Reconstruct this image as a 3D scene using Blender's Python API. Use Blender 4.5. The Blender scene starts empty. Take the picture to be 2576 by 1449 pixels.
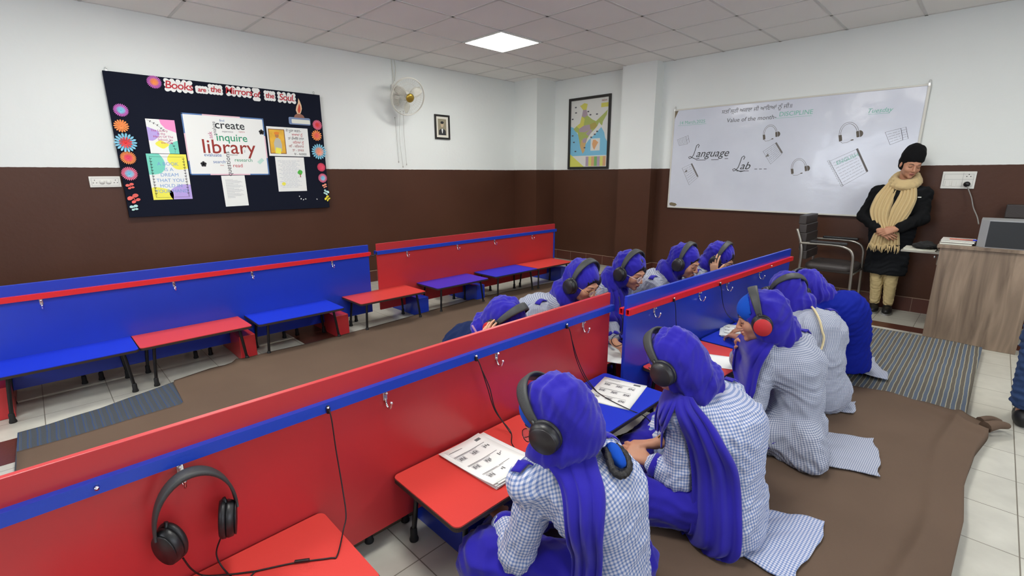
import bpy, bmesh, math, random
import numpy as np
from mathutils import Vector, Matrix
R=math.radians; PI=math.pi
C=bpy.context.scene.collection
SC=bpy.context.scene

# ------------------------------------------------------------------ camera
H=1.33
F_PX=1200.0
_p,_y,_r=R(13.35),R(44.99),R(-.19)
FW=Vector((math.cos(_y)*math.cos(_p),math.sin(_y)*math.cos(_p),-math.sin(_p)))
_rt=Vector((math.sin(_y),-math.cos(_y),0)); _up=_rt.cross(FW)
RT=_rt*math.cos(_r)+_up*math.sin(_r); UP=-_rt*math.sin(_r)+_up*math.cos(_r)
cd=bpy.data.cameras.new('camera'); cam=bpy.data.objects.new('camera',cd); C.objects.link(cam)
cd.sensor_width=36; cd.lens=36*F_PX/2576; cd.clip_start=.02
cam.matrix_world=Matrix(((RT.x,UP.x,-FW.x,0),(RT.y,UP.y,-FW.y,0),(RT.z,UP.z,-FW.z,H),(0,0,0,1)))
SC.camera=cam
# ------------------------------------------------------------------ world, exposure
w=bpy.data.worlds.new('world'); SC.world=w; w.use_nodes=True
w.node_tree.nodes['Background'].inputs[0].default_value=(.9,.95,1,1)
w.node_tree.nodes['Background'].inputs[1].default_value=.3
SC.view_settings.view_transform='Standard'; SC.view_settings.look='None'
SC.view_settings.exposure=0.0; SC.view_settings.gamma=1
LAMP=35.0

# ------------------------------------------------------------------ helpers
def lin(c):
    return tuple(((v/255)/12.92 if v/255<=.04045 else ((v/255+.055)/1.055)**2.4) for v in c)+(1,)
MATS={}
def mat(name,col,rough=.6,metal=0,spec=.5,bump=0,bscale=60,var=0,vscale=8,emit=0,alpha=1,coat=0,trans=0,sheen=0):
    if name in MATS: return MATS[name]
    m=bpy.data.materials.new(name); m.use_nodes=True; nt=m.node_tree; b=nt.nodes['Principled BSDF']
    b.inputs['Base Color'].default_value=lin(col); b.inputs['Roughness'].default_value=rough
    b.inputs['Metallic'].default_value=metal; b.inputs['Specular IOR Level'].default_value=spec
    b.inputs['Coat Weight'].default_value=coat; b.inputs['Transmission Weight'].default_value=trans
    b.inputs['Sheen Weight'].default_value=sheen
    b.inputs['Alpha'].default_value=alpha
    if emit: b.inputs['Emission Color'].default_value=lin(col); b.inputs['Emission Strength'].default_value=emit
    N=nt.nodes.new; L=nt.links.new
    if bump or var: tc=N('ShaderNodeTexCoord')
    if var:
        n=N('ShaderNodeTexNoise'); n.inputs['Scale'].default_value=vscale; n.inputs['Detail'].default_value=4
        L(tc.outputs['Object'],n.inputs['Vector'])
        mx=N('ShaderNodeMix'); mx.data_type='RGBA'; a=lin([max(0,c*(1-var)) for c in col]); d=lin([min(255,c*(1+var)) for c in col])
        mx.inputs[6].default_value=a; mx.inputs[7].default_value=d
        L(n.outputs['Fac'],mx.inputs[0]); L(mx.outputs[2],b.inputs['Base Color'])
    if bump:
        n=N('ShaderNodeTexNoise'); n.inputs['Scale'].default_value=bscale; n.inputs['Detail'].default_value=3
        L(tc.outputs['Object'],n.inputs['Vector'])
        bp=N('ShaderNodeBump'); bp.inputs['Strength'].default_value=bump; bp.inputs['Distance'].default_value=.01
        L(n.outputs['Fac'],bp.inputs['Height']); L(bp.outputs[0],b.inputs['Normal'])
    MATS[name]=m; return m

class NT:
    "tiny node helper"
    def __init__(s,name):
        s.m=bpy.data.materials.new(name); s.m.use_nodes=True; s.t=s.m.node_tree; s.b=s.t.nodes['Principled BSDF']; MATS[name]=s.m
    def n(s,t,**k):
        o=s.t.nodes.new(t)
        for a,v in k.items(): setattr(o,a,v)
        return o
    def l(s,a,b): s.t.links.new(a,b)
    def math(s,op,a,b=None,c=None):
        o=s.n('ShaderNodeMath',operation=op)
        for i,v in enumerate((a,b,c)):
            if v is None: continue
            if isinstance(v,(int,float)): o.inputs[i].default_value=v
            else: s.l(v,o.inputs[i])
        return o.outputs[0]
    def mix(s,f,a,b):
        o=s.n('ShaderNodeMix',data_type='RGBA')
        for i,v in ((0,f),(6,a),(7,b)):
            if isinstance(v,(int,float,tuple)): o.inputs[i].default_value=v
            else: s.l(v,o.inputs[i])
        return o.outputs[2]

def link(o,parent=None):
    C.objects.link(o)
    if parent: o.parent=parent
    return o
def tag(o,label=None,cat=None,group=None,kind=None):
    if label:o['label']=label
    if cat:o['category']=cat
    if group:o['group']=group
    if kind:o['kind']=kind
    return o
def thing(name,label,cat,loc=(0,0,0),rz=0,group=None):
    o=bpy.data.objects.new(name,None); C.objects.link(o); o.empty_display_size=.05
    o.location=loc; o.rotation_euler=(0,0,rz); return tag(o,label,cat,group)
def obj(name,me,m,parent=None,smooth=False,loc=None,rot=None):
    if isinstance(me,bmesh.types.BMesh):
        bm=me; me=bpy.data.meshes.new(name); bm.to_mesh(me); bm.free()
    if m is not None:
        for x in (m if isinstance(m,(list,tuple)) else [m]): me.materials.append(x)
    if smooth: me.polygons.foreach_set('use_smooth',[True]*len(me.polygons))
    o=bpy.data.objects.new(name,me); link(o,parent)
    if loc is not None:o.location=loc
    if rot is not None:o.rotation_euler=rot
    return o
def copy_tree(o,parent=None):
    c=o.copy(); C.objects.link(c)
    if parent: c.parent=parent
    for ch in list(o.children): copy_tree(ch,c)
    return c
def bm_new(): return bmesh.new()
def box(bm,lo,hi,bev=0,mi=0,M=None):
    lo=Vector(lo);hi=Vector(hi)
    r=bmesh.ops.create_cube(bm,size=1); vs=r['verts']
    for v in vs: v.co=Vector([(lo[i]+hi[i])/2+v.co[i]*(hi[i]-lo[i]) for i in range(3)])
    fs={f for v in vs for f in v.link_faces}
    if bev:
        es={e for v in vs for e in v.link_edges}
        g=bmesh.ops.bevel(bm,geom=list(es),offset=bev,segments=2,affect='EDGES',profile=.5)
        fs={f for f in g['faces']}|{f for f in fs if f.is_valid}
        vs=list({v for f in fs for v in f.verts})
    for f in fs: f.material_index=mi
    if M is not None:
        for v in vs: v.co=M@v.co
    return vs
def frame_axes(d):
    d=Vector(d).normalized(); a=Vector((0,0,1)) if abs(d.z)<.9 else Vector((1,0,0))
    s=d.cross(a).normalized(); return s,s.cross(d)
def tube(bm,pts,r,n=8,closed=False,mi=0):
    pts=[Vector(p) for p in pts]; N=len(pts); rs=r if isinstance(r,(list,tuple)) else [r]*N
    rings=[]; s=None
    for i,p in enumerate(pts):
        if closed: d=pts[(i+1)%N]-pts[i-1]
        else: d=pts[min(i+1,N-1)]-pts[max(i-1,0)]
        if d.length<1e-9: d=Vector((0,0,1))
        d.normalize()
        if s is None: s,_=frame_axes(d)
        s=(s-d*s.dot(d)).normalized(); t=d.cross(s)
        rings.append([bm.verts.new(p+(s*math.cos(2*PI*k/n)+t*math.sin(2*PI*k/n))*rs[i]) for k in range(n)])
    for i in range(N if closed else N-1):
        a,b=rings[i],rings[(i+1)%N]
        for k in range(n):
            f=bm.faces.new((a[k],a[(k+1)%n],b[(k+1)%n],b[k])); f.material_index=mi; f.smooth=True
    if not closed:
        bm.faces.new(list(reversed(rings[0]))).material_index=mi; bm.faces.new(rings[-1]).material_index=mi
def spline(pts,n=8):
    P=[Vector(p) for p in pts]; out=[]
    for i in range(len(P)-1):
        p0=P[max(i-1,0)];p1=P[i];p2=P[i+1];p3=P[min(i+2,len(P)-1)]
        for k in range(n):
            t=k/n; out.append(.5*((2*p1)+(p2-p0)*t+(2*p0-5*p1+4*p2-p3)*t*t+(3*p1-p0-3*p2+p3)*t**3))
    out.append(P[-1]); return out
def lathe(bm,prof,axis='z',n=24,M=None,mi=0):
    "prof: (r,h) list"
    rings=[]
    for r,h in prof:
        ring=[]
        for k in range(n):
            a=2*PI*k/n; x,y=r*math.cos(a),r*math.sin(a)
            v=Vector((x,y,h)) if axis=='z' else (Vector((h,x,y)) if axis=='x' else Vector((x,h,y)))
            if M is not None: v=M@v
            ring.append(bm.verts.new(v))
        rings.append(ring)
    for a,b in zip(rings,rings[1:]):
        for k in range(n):
            f=bm.faces.new((a[k],a[(k+1)%n],b[(k+1)%n],b[k])); f.smooth=True; f.material_index=mi
    for rg in (rings[0],rings[-1]):
        try: bm.faces.new(rg).material_index=mi
        except Exception: pass
def prism(bm,pts2,z0,z1,M=None,mi=0):
    "extruded polygon (x,y)"
    a=[Vector((x,y,z0)) for x,y in pts2]; b=[Vector((x,y,z1)) for x,y in pts2]
    if M is not None: a=[M@v for v in a]; b=[M@v for v in b]
    va=[bm.verts.new(v) for v in a]; vb=[bm.verts.new(v) for v in b]; n=len(va)
    fs=[bm.faces.new(list(reversed(va))),bm.faces.new(vb)]
    for i in range(n): fs.append(bm.faces.new((va[i],va[(i+1)%n],vb[(i+1)%n],vb[i])))
    for f in fs: f.material_index=mi
    return fs
def rrect(w,h,r=.01,n=4,cx=0,cy=0):
    out=[]
    for sx,sy,a0 in ((1,1,0),(-1,1,90),(-1,-1,180),(1,-1,270)):
        for k in range(n+1):
            a=R(a0+90*k/n); out.append((cx+sx*(w/2-r)+r*math.cos(a),cy+sy*(h/2-r)+r*math.sin(a)))
    return out
def blob2(w,h,seed=0,amp=.15,n=22,cx=0,cy=0):
    rnd=random.Random(seed); ph=[rnd.random()*6.28 for _ in range(3)]
    return [(cx+w/2*(1+amp*math.sin(2*a+ph[0])+amp*.6*math.sin(3*a+ph[1]))*math.cos(a),cy+h/2*(1+amp*math.sin(2*a+ph[2])+amp*.5*math.sin(4*a+ph[1]))*math.sin(a)) for a in [2*PI*k/n for k in range(n)]]
def text_mesh(s,size=.1,ext=.0005,align='CENTER',shear=0,off=0,spacing=1):
    cu=bpy.data.curves.new('lettering','FONT'); cu.body=s; cu.size=size; cu.extrude=ext; cu.align_x=align; cu.align_y='CENTER'
    cu.shear=shear; cu.offset=off; cu.resolution_u=3; cu.space_character=spacing
    t=bpy.data.objects.new('lettering_tmp',cu); C.objects.link(t)
    dg=bpy.context.evaluated_depsgraph_get(); me=bpy.data.meshes.new_from_object(t.evaluated_get(dg))
    bpy.data.objects.remove(t); bpy.data.curves.remove(cu); return me
def text(s,x,y,size,m,parent,z=.0012,rot=0,**k):
    me=text_mesh(s,size,**k); 
    for p in list(me.materials): pass
    me.materials.clear()
    return obj('lettering',me,m,parent,loc=(x,y,z),rot=(0,0,rot))

# ------------------------------------------------------------------ signed distance modelling (one smooth surface per garment or body)
def smin(a,b,k):
    h=np.clip(.5+.5*(b-a)/k,0,1); return b*(1-h)+a*h-k*h*(1-h)
class Vol:
    def __init__(s,lo,hi,h):
        s.lo=np.array(lo,np.float32); s.h=h; s.n=(np.ceil((np.array(hi)-s.lo)/h)).astype(int)+1
        s.F=np.full(s.n,.25,np.float32)
    def blk(s,lo,hi):
        a=np.clip(np.floor((lo-s.lo)/s.h).astype(int),0,s.n); b=np.clip(np.ceil((hi-s.lo)/s.h).astype(int)+1,0,s.n)
        if (b<=a).any(): return None,None
        ax=[s.lo[i]+s.h*np.arange(a[i],b[i],dtype=np.float32) for i in range(3)]
        return tuple(slice(a[i],b[i]) for i in range(3)),ax
    def comb(s,sl,d,k,neg=False):
        if neg: s.F[sl]=-smin(-s.F[sl],d,k)
        else: s.F[sl]=smin(s.F[sl],d,k)
    def cone(s,a,b,ra,rb,k=.02,sq=None,neg=False):
        a=np.array(a,np.float32);b=np.array(b,np.float32); m=max(ra,rb)+k+s.h*2
        sl,ax=s.blk(np.minimum(a,b)-m,np.maximum(a,b)+m)
        if sl is None:return s
        p=[ax[0][:,None,None]-a[0],ax[1][None,:,None]-a[1],ax[2][None,None,:]-a[2]]
        ba=b-a; L=max(float(ba@ba),1e-9)
        t=np.clip((p[0]*ba[0]+p[1]*ba[1]+p[2]*ba[2])/L,0,1)
        q=[p[i]-ba[i]*t for i in range(3)]; d2=q[0]**2+q[1]**2+q[2]**2
        if sq is not None:
            n=np.array(sq[0],float); n/=np.linalg.norm(n); e=q[0]*n[0]+q[1]*n[1]+q[2]*n[2]
            d=(np.sqrt(d2+e*e*(sq[1]**2-1))-(ra+(rb-ra)*t))/(1+.3*(sq[1]-1))
        else: d=np.sqrt(d2)-(ra+(rb-ra)*t)
        s.comb(sl,d.astype(np.float32),k,neg); return s
    def ell(s,c,r,ax3=None,k=.02,neg=False):
        c=np.array(c,np.float32); r=np.array(r,float) if np.ndim(r) else np.array([r]*3,float); m=r.max()+k+s.h*2
        sl,ax=s.blk(c-m,c+m)
        if sl is None:return s
        p=[ax[0][:,None,None]-c[0],ax[1][None,:,None]-c[1],ax[2][None,None,:]-c[2]]
        if ax3 is not None: p=[p[0]*A[0]+p[1]*A[1]+p[2]*A[2] for A in ax3]
        k0=np.sqrt((p[0]/r[0])**2+(p[1]/r[1])**2+(p[2]/r[2])**2)+1e-6
        k1=np.sqrt((p[0]/r[0]**2)**2+(p[1]/r[1]**2)**2+(p[2]/r[2]**2)**2)+1e-6
        d=k0*(k0-1)/k1
        s.comb(sl,d.astype(np.float32),k,neg); return s
    def chain(s,pts,rs,k=.02,sq=None):
        for i in range(len(pts)-1): s.cone(pts[i],pts[i+1],rs[i],rs[i+1],k,sq)
        return s
    def flat(s,n,d0,keep_above=True,k=.01):
        "cut by plane z=d0"
        z=s.lo[2]+s.h*np.arange(s.n[2],dtype=np.float32); d=(d0-z)[None,None,:]*np.ones_like(s.F)
        s.F=-smin(-s.F,-d,k); return s
    def cutz(s,z0,k=.012):
        z=s.lo[2]+s.h*np.arange(s.n[2],dtype=np.float32)
        s.F=(-smin(-s.F,(z-z0)[None,None,:]+0*s.F,k)).astype(np.float32); return s
    def nets(s):
        F=s.F; sg=F<0; n=np.array(F.shape)-1
        cnt=np.zeros(n,np.int8)
        for i in (0,1):
            for j in (0,1):
                for k in (0,1): cnt+=sg[i:n[0]+i,j:n[1]+j,k:n[2]+k]
        act=(cnt>0)&(cnt<8); idx=np.full(n,-1,np.int64); I=np.argwhere(act); idx[act]=np.arange(len(I))
        acc=np.zeros((len(I),3)); c=np.zeros(len(I))
        cor=[(i,j,k) for i in (0,1) for j in (0,1) for k in (0,1)]
        val={q:F[I[:,0]+q[0],I[:,1]+q[1],I[:,2]+q[2]] for q in cor}
        for q in cor:
            for a in range(3):
                if q[a]==0:
                    q2=list(q);q2[a]=1;q2=tuple(q2); v0=val[q];v1=val[q2]; m=(v0<0)!=(v1<0)
                    t=np.where(m,v0/np.where(m,v0-v1,1),0)
                    for b in range(3): acc[:,b]+=np.where(m,q[b]+(t if a==b else 0),0)
                    c+=m
        V=s.lo+s.h*(I+acc/c[:,None])
        Q=[]
        for a in range(3):
            b,d=(a+1)%3,(a+2)%3
            s0=[slice(0,F.shape[i]) for i in range(3)]; s1=list(s0); s0[a]=slice(0,F.shape[a]-1); s1[a]=slice(1,F.shape[a])
            A=sg[tuple(s0)];B=sg[tuple(s1)]; E=np.argwhere(A!=B)
            ok=(E[:,b]>0)&(E[:,d]>0)&(E[:,b]<n[b])&(E[:,d]<n[d]); E=E[ok]; fl=A[tuple(E.T)]
            def at(db,dd):
                e=E.copy(); e[:,b]-=db; e[:,d]-=dd; return idx[tuple(e.T)]
            q=np.stack([at(1,1),at(0,1),at(0,0),at(1,0)],1); q[~fl]=q[~fl][:,::-1]; Q.append(q)
        return V,np.concatenate(Q)
def normals(V,Q):
    n=np.cross(V[Q[:,2]]-V[Q[:,0]],V[Q[:,3]]-V[Q[:,1]]); N=np.zeros_like(V)
    for i in range(4): np.add.at(N,Q[:,i],n)
    return N/(np.linalg.norm(N,axis=1,keepdims=True)+1e-12)
def sdf_obj(name,vol,m,parent=None,disp=None,fab=None,relax=1):
    V,Q=vol.nets()
    for _ in range(relax):
        S=np.zeros_like(V);c=np.zeros(len(V))
        for i in range(4):
            np.add.at(S,Q[:,i],V[Q[:,(i+1)%4]]+V[Q[:,i-1]]); np.add.at(c,Q[:,i],2)
        V=V*.4+.6*S/np.maximum(c,1)[:,None]
    uv=fab(V) if fab else None
    if disp is not None: V=V+normals(V,Q)*disp(V)[:,None]
    me=bpy.data.meshes.new(name); me.vertices.add(len(V)); me.vertices.foreach_set('co',V.astype(np.float32).ravel())
    me.loops.add(Q.size); me.loops.foreach_set('vertex_index',Q.astype(np.int32).ravel())
    me.polygons.add(len(Q)); me.polygons.foreach_set('loop_start',np.arange(0,Q.size,4,dtype=np.int32))
    me.update(calc_edges=True); me.validate()
    me.polygons.foreach_set('use_smooth',[True]*len(me.polygons))
    if uv is not None:
        at=me.attributes.new('fab','FLOAT_VECTOR','POINT'); d=np.zeros((len(V),3),np.float32); d[:,:2]=uv; at.data.foreach_set('vector',d.ravel())
    return obj(name,me,m,parent)
def folds(seed,amp=.004,f=45,dirv=(0,0,1),stretch=.25):
    "cloth creases: ridged waves, stretched along dirv"
    rnd=np.random.RandomState(seed); D=np.array(dirv,float); D/=np.linalg.norm(D)
    W=[]
    for i in range(7):
        k=rnd.randn(3); k-=D*(k@D)*(1-stretch); k/=np.linalg.norm(k); W.append((k*f*(.6+.9*rnd.rand()),rnd.rand()*6.28,.5+.7*rnd.rand()))
    def fn(V):
        w=V+.02*np.sin(V[:,[1,2,0]]*17+seed)+.008*np.sin(V[:,[2,0,1]]*41)
        o=np.zeros(len(V))
        for k,p,a in W: o+=a*(1-np.abs(np.sin(w@k*.5+p))*1.6)
        return amp*o/4
    return fn

# ------------------------------------------------------------------ materials
def m_gingham(name='gingham',base=(204,203,212),stripe=(100,122,170),period=.0105):
    g=NT(name); a=g.n('ShaderNodeAttribute',attribute_name='fab'); sp=g.n('ShaderNodeSeparateXYZ'); g.l(a.outputs['Vector'],sp.inputs[0])
    def st(ch): 
        f=g.math('FRACT',g.math('DIVIDE',ch,period)); return g.math('LESS_THAN',f,.46)
    s=g.math('MULTIPLY',g.math('ADD',st(sp.outputs[0]),st(sp.outputs[1])),.5)
    r=g.n('ShaderNodeValToRGB'); e=r.color_ramp.elements; e[0].color=lin(base); e[1].color=lin(stripe); e[0].position=0;e[1].position=1
    x=e.new(.5); x.color=lin(tuple(base[i]*.5+stripe[i]*.5 for i in range(3)))
    g.l(s,r.inputs[0]); g.l(r.outputs[0],g.b.inputs['Base Color']); g.b.inputs['Roughness'].default_value=.85; g.b.inputs['Specular IOR Level'].default_value=.2
    return g.m
GING=m_gingham()
GING2=m_gingham('gingham_fine',(190,192,200),(104,114,140),.0075)
def m_wall():
    g=NT('wall_paint'); tc=g.n('ShaderNodeTexCoord'); sp=g.n('ShaderNodeSeparateXYZ'); g.l(tc.outputs['Object'],sp.inputs[0])
    n=g.n('ShaderNodeTexNoise'); n.inputs['Scale'].default_value=1.3; n.inputs['Detail'].default_value=6; g.l(tc.outputs['Object'],n.inputs['Vector'])
    f=g.n('ShaderNodeTexNoise'); f.inputs['Scale'].default_value=26; f.inputs['Detail'].default_value=5; g.l(tc.outputs['Object'],f.inputs['Vector'])
    z=g.math('ADD',sp.outputs[2],g.math('MULTIPLY',g.math('SUBTRACT',f.outputs['Fac'],.5),.006))
    up=g.math('GREATER_THAN',z,1.402)
    wh=g.mix(n.outputs['Fac'],lin((222,226,222)),lin((232,235,232))); br=g.mix(n.outputs['Fac'],lin((66,41,30)),lin((84,54,40)))
    g.l(g.mix(up,br,wh),g.b.inputs['Base Color'])
    g.l(g.math('MULTIPLY_ADD',up,.35,.4),g.b.inputs['Roughness'])
    g.l(g.math('MULTIPLY_ADD',up,.25,.25),g.b.inputs['Specular IOR Level'])
    b=g.n('ShaderNodeBump'); b.inputs['Strength'].default_value=.25; b.inputs['Distance'].default_value=.006; g.l(f.outputs['Fac'],b.inputs['Height']); g.l(b.outputs[0],g.b.inputs['Normal'])
    return g.m
WALL=m_wall()
def m_floor():
    g=NT('floor_tiles'); tc=g.n('ShaderNodeTexCoord'); sp=g.n('ShaderNodeSeparateXYZ'); g.l(tc.outputs['Object'],sp.inputs[0]); T=.302
    def edge(ch,off):
        f=g.math('FRACT',g.math('DIVIDE',g.math('SUBTRACT',ch,off),T)); return g.math('LESS_THAN',g.math('MINIMUM',f,g.math('SUBTRACT',1,f)),.007)
    def idx(ch,off): return g.math('FLOOR',g.math('DIVIDE',g.math('SUBTRACT',ch,off),T))
    e=g.math('MAXIMUM',edge(sp.outputs[0],.775-10*T),edge(sp.outputs[1],1.245-10*T))
    cb=g.n('ShaderNodeCombineXYZ'); g.l(idx(sp.outputs[0],.775-10*T),cb.inputs[0]); g.l(idx(sp.outputs[1],1.245-10*T),cb.inputs[1])
    wn=g.n('ShaderNodeTexWhiteNoise'); g.l(cb.outputs[0],wn.inputs['Vector'])
    n=g.n('ShaderNodeTexNoise'); n.inputs['Scale'].default_value=9; n.inputs['Detail'].default_value=7; g.l(tc.outputs['Object'],n.inputs['Vector'])
    c=g.mix(n.outputs['Fac'],lin((170,168,158)),lin((208,206,194))); c=g.mix(g.math('MULTIPLY',wn.outputs['Value'],.22),c,lin((168,164,150)))
    c=g.mix(e,c,lin((120,114,102)))
    g.l(c,g.b.inputs['Base Color']); g.b.inputs['Roughness'].default_value=.28
    b=g.n('ShaderNodeBump'); b.inputs['Strength'].default_value=.4; b.inputs['Distance'].default_value=.002; g.l(g.math('SUBTRACT',1,e),b.inputs['Height']); g.l(b.outputs[0],g.b.inputs['Normal'])
    return g.m
FLOOR=m_floor()
def m_stripes(name,cols,period,axis=0,rough=.9,wob=.01):
    g=NT(name); tc=g.n('ShaderNodeTexCoord'); sp=g.n('ShaderNodeSeparateXYZ'); g.l(tc.outputs['Object'],sp.inputs[0])
    n=g.n('ShaderNodeTexNoise'); n.inputs['Scale'].default_value=7; g.l(tc.outputs['Object'],n.inputs['Vector'])
    n2=g.n('ShaderNodeTexNoise'); n2.inputs['Scale'].default_value=260; g.l(tc.outputs['Object'],n2.inputs['Vector'])
    v=g.math('ADD',sp.outputs[axis],g.math('MULTIPLY',n.outputs['Fac'],wob))
    f=g.math('FRACT',g.math('DIVIDE',v,period))
    f=g.math('ADD',f,g.math('MULTIPLY',g.math('SUBTRACT',n2.outputs['Fac'],.5),.06))
    r=g.n('ShaderNodeValToRGB'); r.color_ramp.interpolation='CONSTANT'; e=r.color_ramp.elements
    for i,(p,c) in enumerate(cols):
        x=e[i] if i<2 else e.new(p); x.position=p; x.color=lin(c)
    g.l(f,r.inputs[0]); g.l(r.outputs[0],g.b.inputs['Base Color']); g.b.inputs['Roughness'].default_value=rough
    b=g.n('ShaderNodeBump'); b.inputs['Strength'].default_value=.6; b.inputs['Distance'].default_value=.004; g.l(n2.outputs['Fac'],b.inputs['Height']); g.l(b.outputs[0],g.b.inputs['Normal'])
    return g.m
def m_wood():
    g=NT('walnut_laminate'); tc=g.n('ShaderNodeTexCoord'); mp=g.n('ShaderNodeMapping'); mp.inputs['Scale'].default_value=(9,9,.9); g.l(tc.outputs['Object'],mp.inputs[0])
    n=g.n('ShaderNodeTexNoise'); n.inputs['Scale'].default_value=1.6; n.inputs['Detail'].default_value=8; n.inputs['Distortion'].default_value=1.0; g.l(mp.outputs[0],n.inputs['Vector'])
    r=g.n('ShaderNodeValToRGB'); e=r.color_ramp.elements; e[0].position=.3;e[0].color=lin((92,76,62)); e[1].position=.7; e[1].color=lin((150,130,110))
    g.l(n.outputs['Fac'],r.inputs[0]); g.l(r.outputs[0],g.b.inputs['Base Color']); g.b.inputs['Roughness'].default_value=.5
    return g.m
WOOD=m_wood()
REDP=mat('red_laminate',(186,48,52),.33,spec=.5,var=.04,vscale=3)
BLUP=mat('blue_laminate',(22,54,176),.3,spec=.55,var=.05,vscale=3)
REDT=mat('red_tabletop',(206,62,56),.42,bump=.05,bscale=300)
BLUT=mat('blue_tabletop',(14,48,196),.42,bump=.05,bscale=300)
VIOT=mat('violet_tabletop',(62,44,186),.42,bump=.05,bscale=300)
REDR=mat('red_rail',(214,30,36),.35,bump=.12,bscale=40); BLUR=mat('blue_rail',(20,62,180),.35,bump=.12,bscale=40)
DARKW=mat('dark_edge',(44,32,26),.6); IRON=mat('black_paint',(14,14,15),.38); RUB=mat('black_rubber',(16,16,17),.7)
CHROME=mat('chrome',(225,225,225),.16,1); ALU=mat('aluminium',(190,190,188),.38,.9)
BLK=mat('black_plastic',(24,24,26),.4,bump=.05,bscale=400); BLKS=mat('black_leatherette',(30,30,32),.45,bump=.1,bscale=220)
CABLE=mat('black_cable',(14,14,16),.5)
WHITE=mat('white_plastic',(222,222,214),.4); PAPER=mat('paper',(236,238,234),.8); INK=mat('grey_ink',(95,98,100),.8); INKD=mat('dark_ink',(40,42,44),.8)
SKIN=mat('skin',(186,134,106),.5,var=.06,vscale=25,spec=.4); SKIN2=mat('pale_skin',(206,158,126),.5,var=.05,vscale=25,spec=.4)
SCARF=mat('royal_blue_cotton',(38,29,152),.85,bump=.12,bscale=500,var=.06,vscale=14,spec=.2,sheen=.2)
SCARF2=mat('bright_blue_cotton',(18,76,180),.85,bump=.1,bscale=500,spec=.2)
NAVY=mat('navy_wool',(18,34,74),.9,bump=.2,bscale=300,spec=.2); BLUEW=mat('blue_sweater',(16,32,140),.9,bump=.25,bscale=350,spec=.15)
HAIR=mat('black_hair',(18,14,13),.5,bump=.3,bscale=200); LIPS=mat('lips',(150,84,76),.5); BROW=mat('brow_hair',(34,24,20),.8)

# ================================================================== ROOM
X0,X1,Y0,Y1,ZC=-3.0,6.0,-3.2,5.505,2.712
def struct(name,bm,m): 
    o=obj(name,bm,m); o['kind']='structure'; return o
b=bm_new(); box(b,(X0-.1,Y0-.1,-.1),(X1+.1,Y1+.1,0)); struct('floor',b,FLOOR)
b=bm_new(); box(b,(X0-.1,Y1,0),(X1+.1,Y1+.1,ZC+.1)); struct('wall_left',b,WALL)
b=bm_new(); box(b,(X1,Y0-.1,0),(X1+.1,Y1,ZC+.1)); struct('wall_right',b,WALL)
b=bm_new(); box(b,(X0-.1,Y0-.1,0),(X0,Y1,ZC+.1)); struct('wall_back',b,WALL)
b=bm_new(); box(b,(X0,Y0-.1,0),(X1,Y0,ZC+.1)); struct('wall_front',b,WALL)
b=bm_new(); box(b,(5.575,5.04,0),(X1,Y1,ZC+.02)); struct('wall_corner',b,WALL)
b=bm_new(); box(b,(5.825,3.25,0),(X1,3.745,ZC+.02)); struct('wall_pillar',b,WALL)
TILE=mat('ceiling_tile',(238,236,232),.9,bump=.15,bscale=180,var=.03,vscale=.9); TBAR=mat('ceiling_bar',(208,206,202),.5)
b=bm_new(); box(b,(X0-.1,Y0-.1,ZC),(X1+.1,Y1+.1,ZC+.08))
gx=[1.167+.6*i for i in range(-7,9)]; gy=[Y1-.6*j for j in range(0,15)]
for x in gx: box(b,(x-.012,Y0,ZC-.004),(x+.012,Y1,ZC+.001),mi=1)
for y in gy: box(b,(X0,y-.012,ZC-.004),(X1,y+.012,ZC+.001),mi=1)
struct('ceiling',b,[TILE,TBAR])
STRIPM=mat('maroon_tile',(84,46,36),.35,var=.12,vscale=6,bump=.05); GROUT=mat('grout',(150,128,110),.8)
def baseb(name,boxes):
    b=bm_new()
    for lo,hi in boxes:
        box(b,lo,hi,.002)
        ax=0 if hi[0]-lo[0]>hi[1]-lo[1] else 1; n=int((hi[ax]-lo[ax])/.302)
        for k in range(1,n+1):
            a=list(lo);c=list(hi); a[ax]=lo[ax]+.302*k-.0015; c[ax]=a[ax]+.003
            for q in (0,1): 
                if q!=ax: a[q]-=.0012; c[q]+=.0012
            a[2]=.001; c[2]+=.0005; box(b,a,c,mi=1)
        box(b,(lo[0]-.001,lo[1]-.001,hi[2]-.003),(hi[0]+.001,hi[1]+.001,hi[2]+.002),mi=1)
    return struct(name,b,[STRIPM,GROUT])
baseb('baseboard_left',[((X0,Y1-.012,0),(5.563,Y1,.14)),((5.563,5.028,0),(5.575,Y1-.012,.14)),((5.575,5.028,0),(5.988,5.04,.14))])
baseb('baseboard_right',[((5.988,3.757,0),(6,5.028,.14)),((5.813,3.745,0),(5.988,3.757,.14)),((5.813,3.25,0),(5.825,3.745,.14)),((5.813,3.238,0),(5.988,3.25,.14)),((5.988,Y0,0),(6,3.238,.14))])
for i,(lo,hi) in enumerate((((5.2,Y0,0),(5.38,Y1,.0012)),((X0,3.12,0),(.9,3.42,.0012)),((1.40,3.42,0),(1.7,Y1,.0012)))):
    b=bm_new(); box(b,lo,hi); struct('trim_%d'%(i+1),b,STRIPM)

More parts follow.
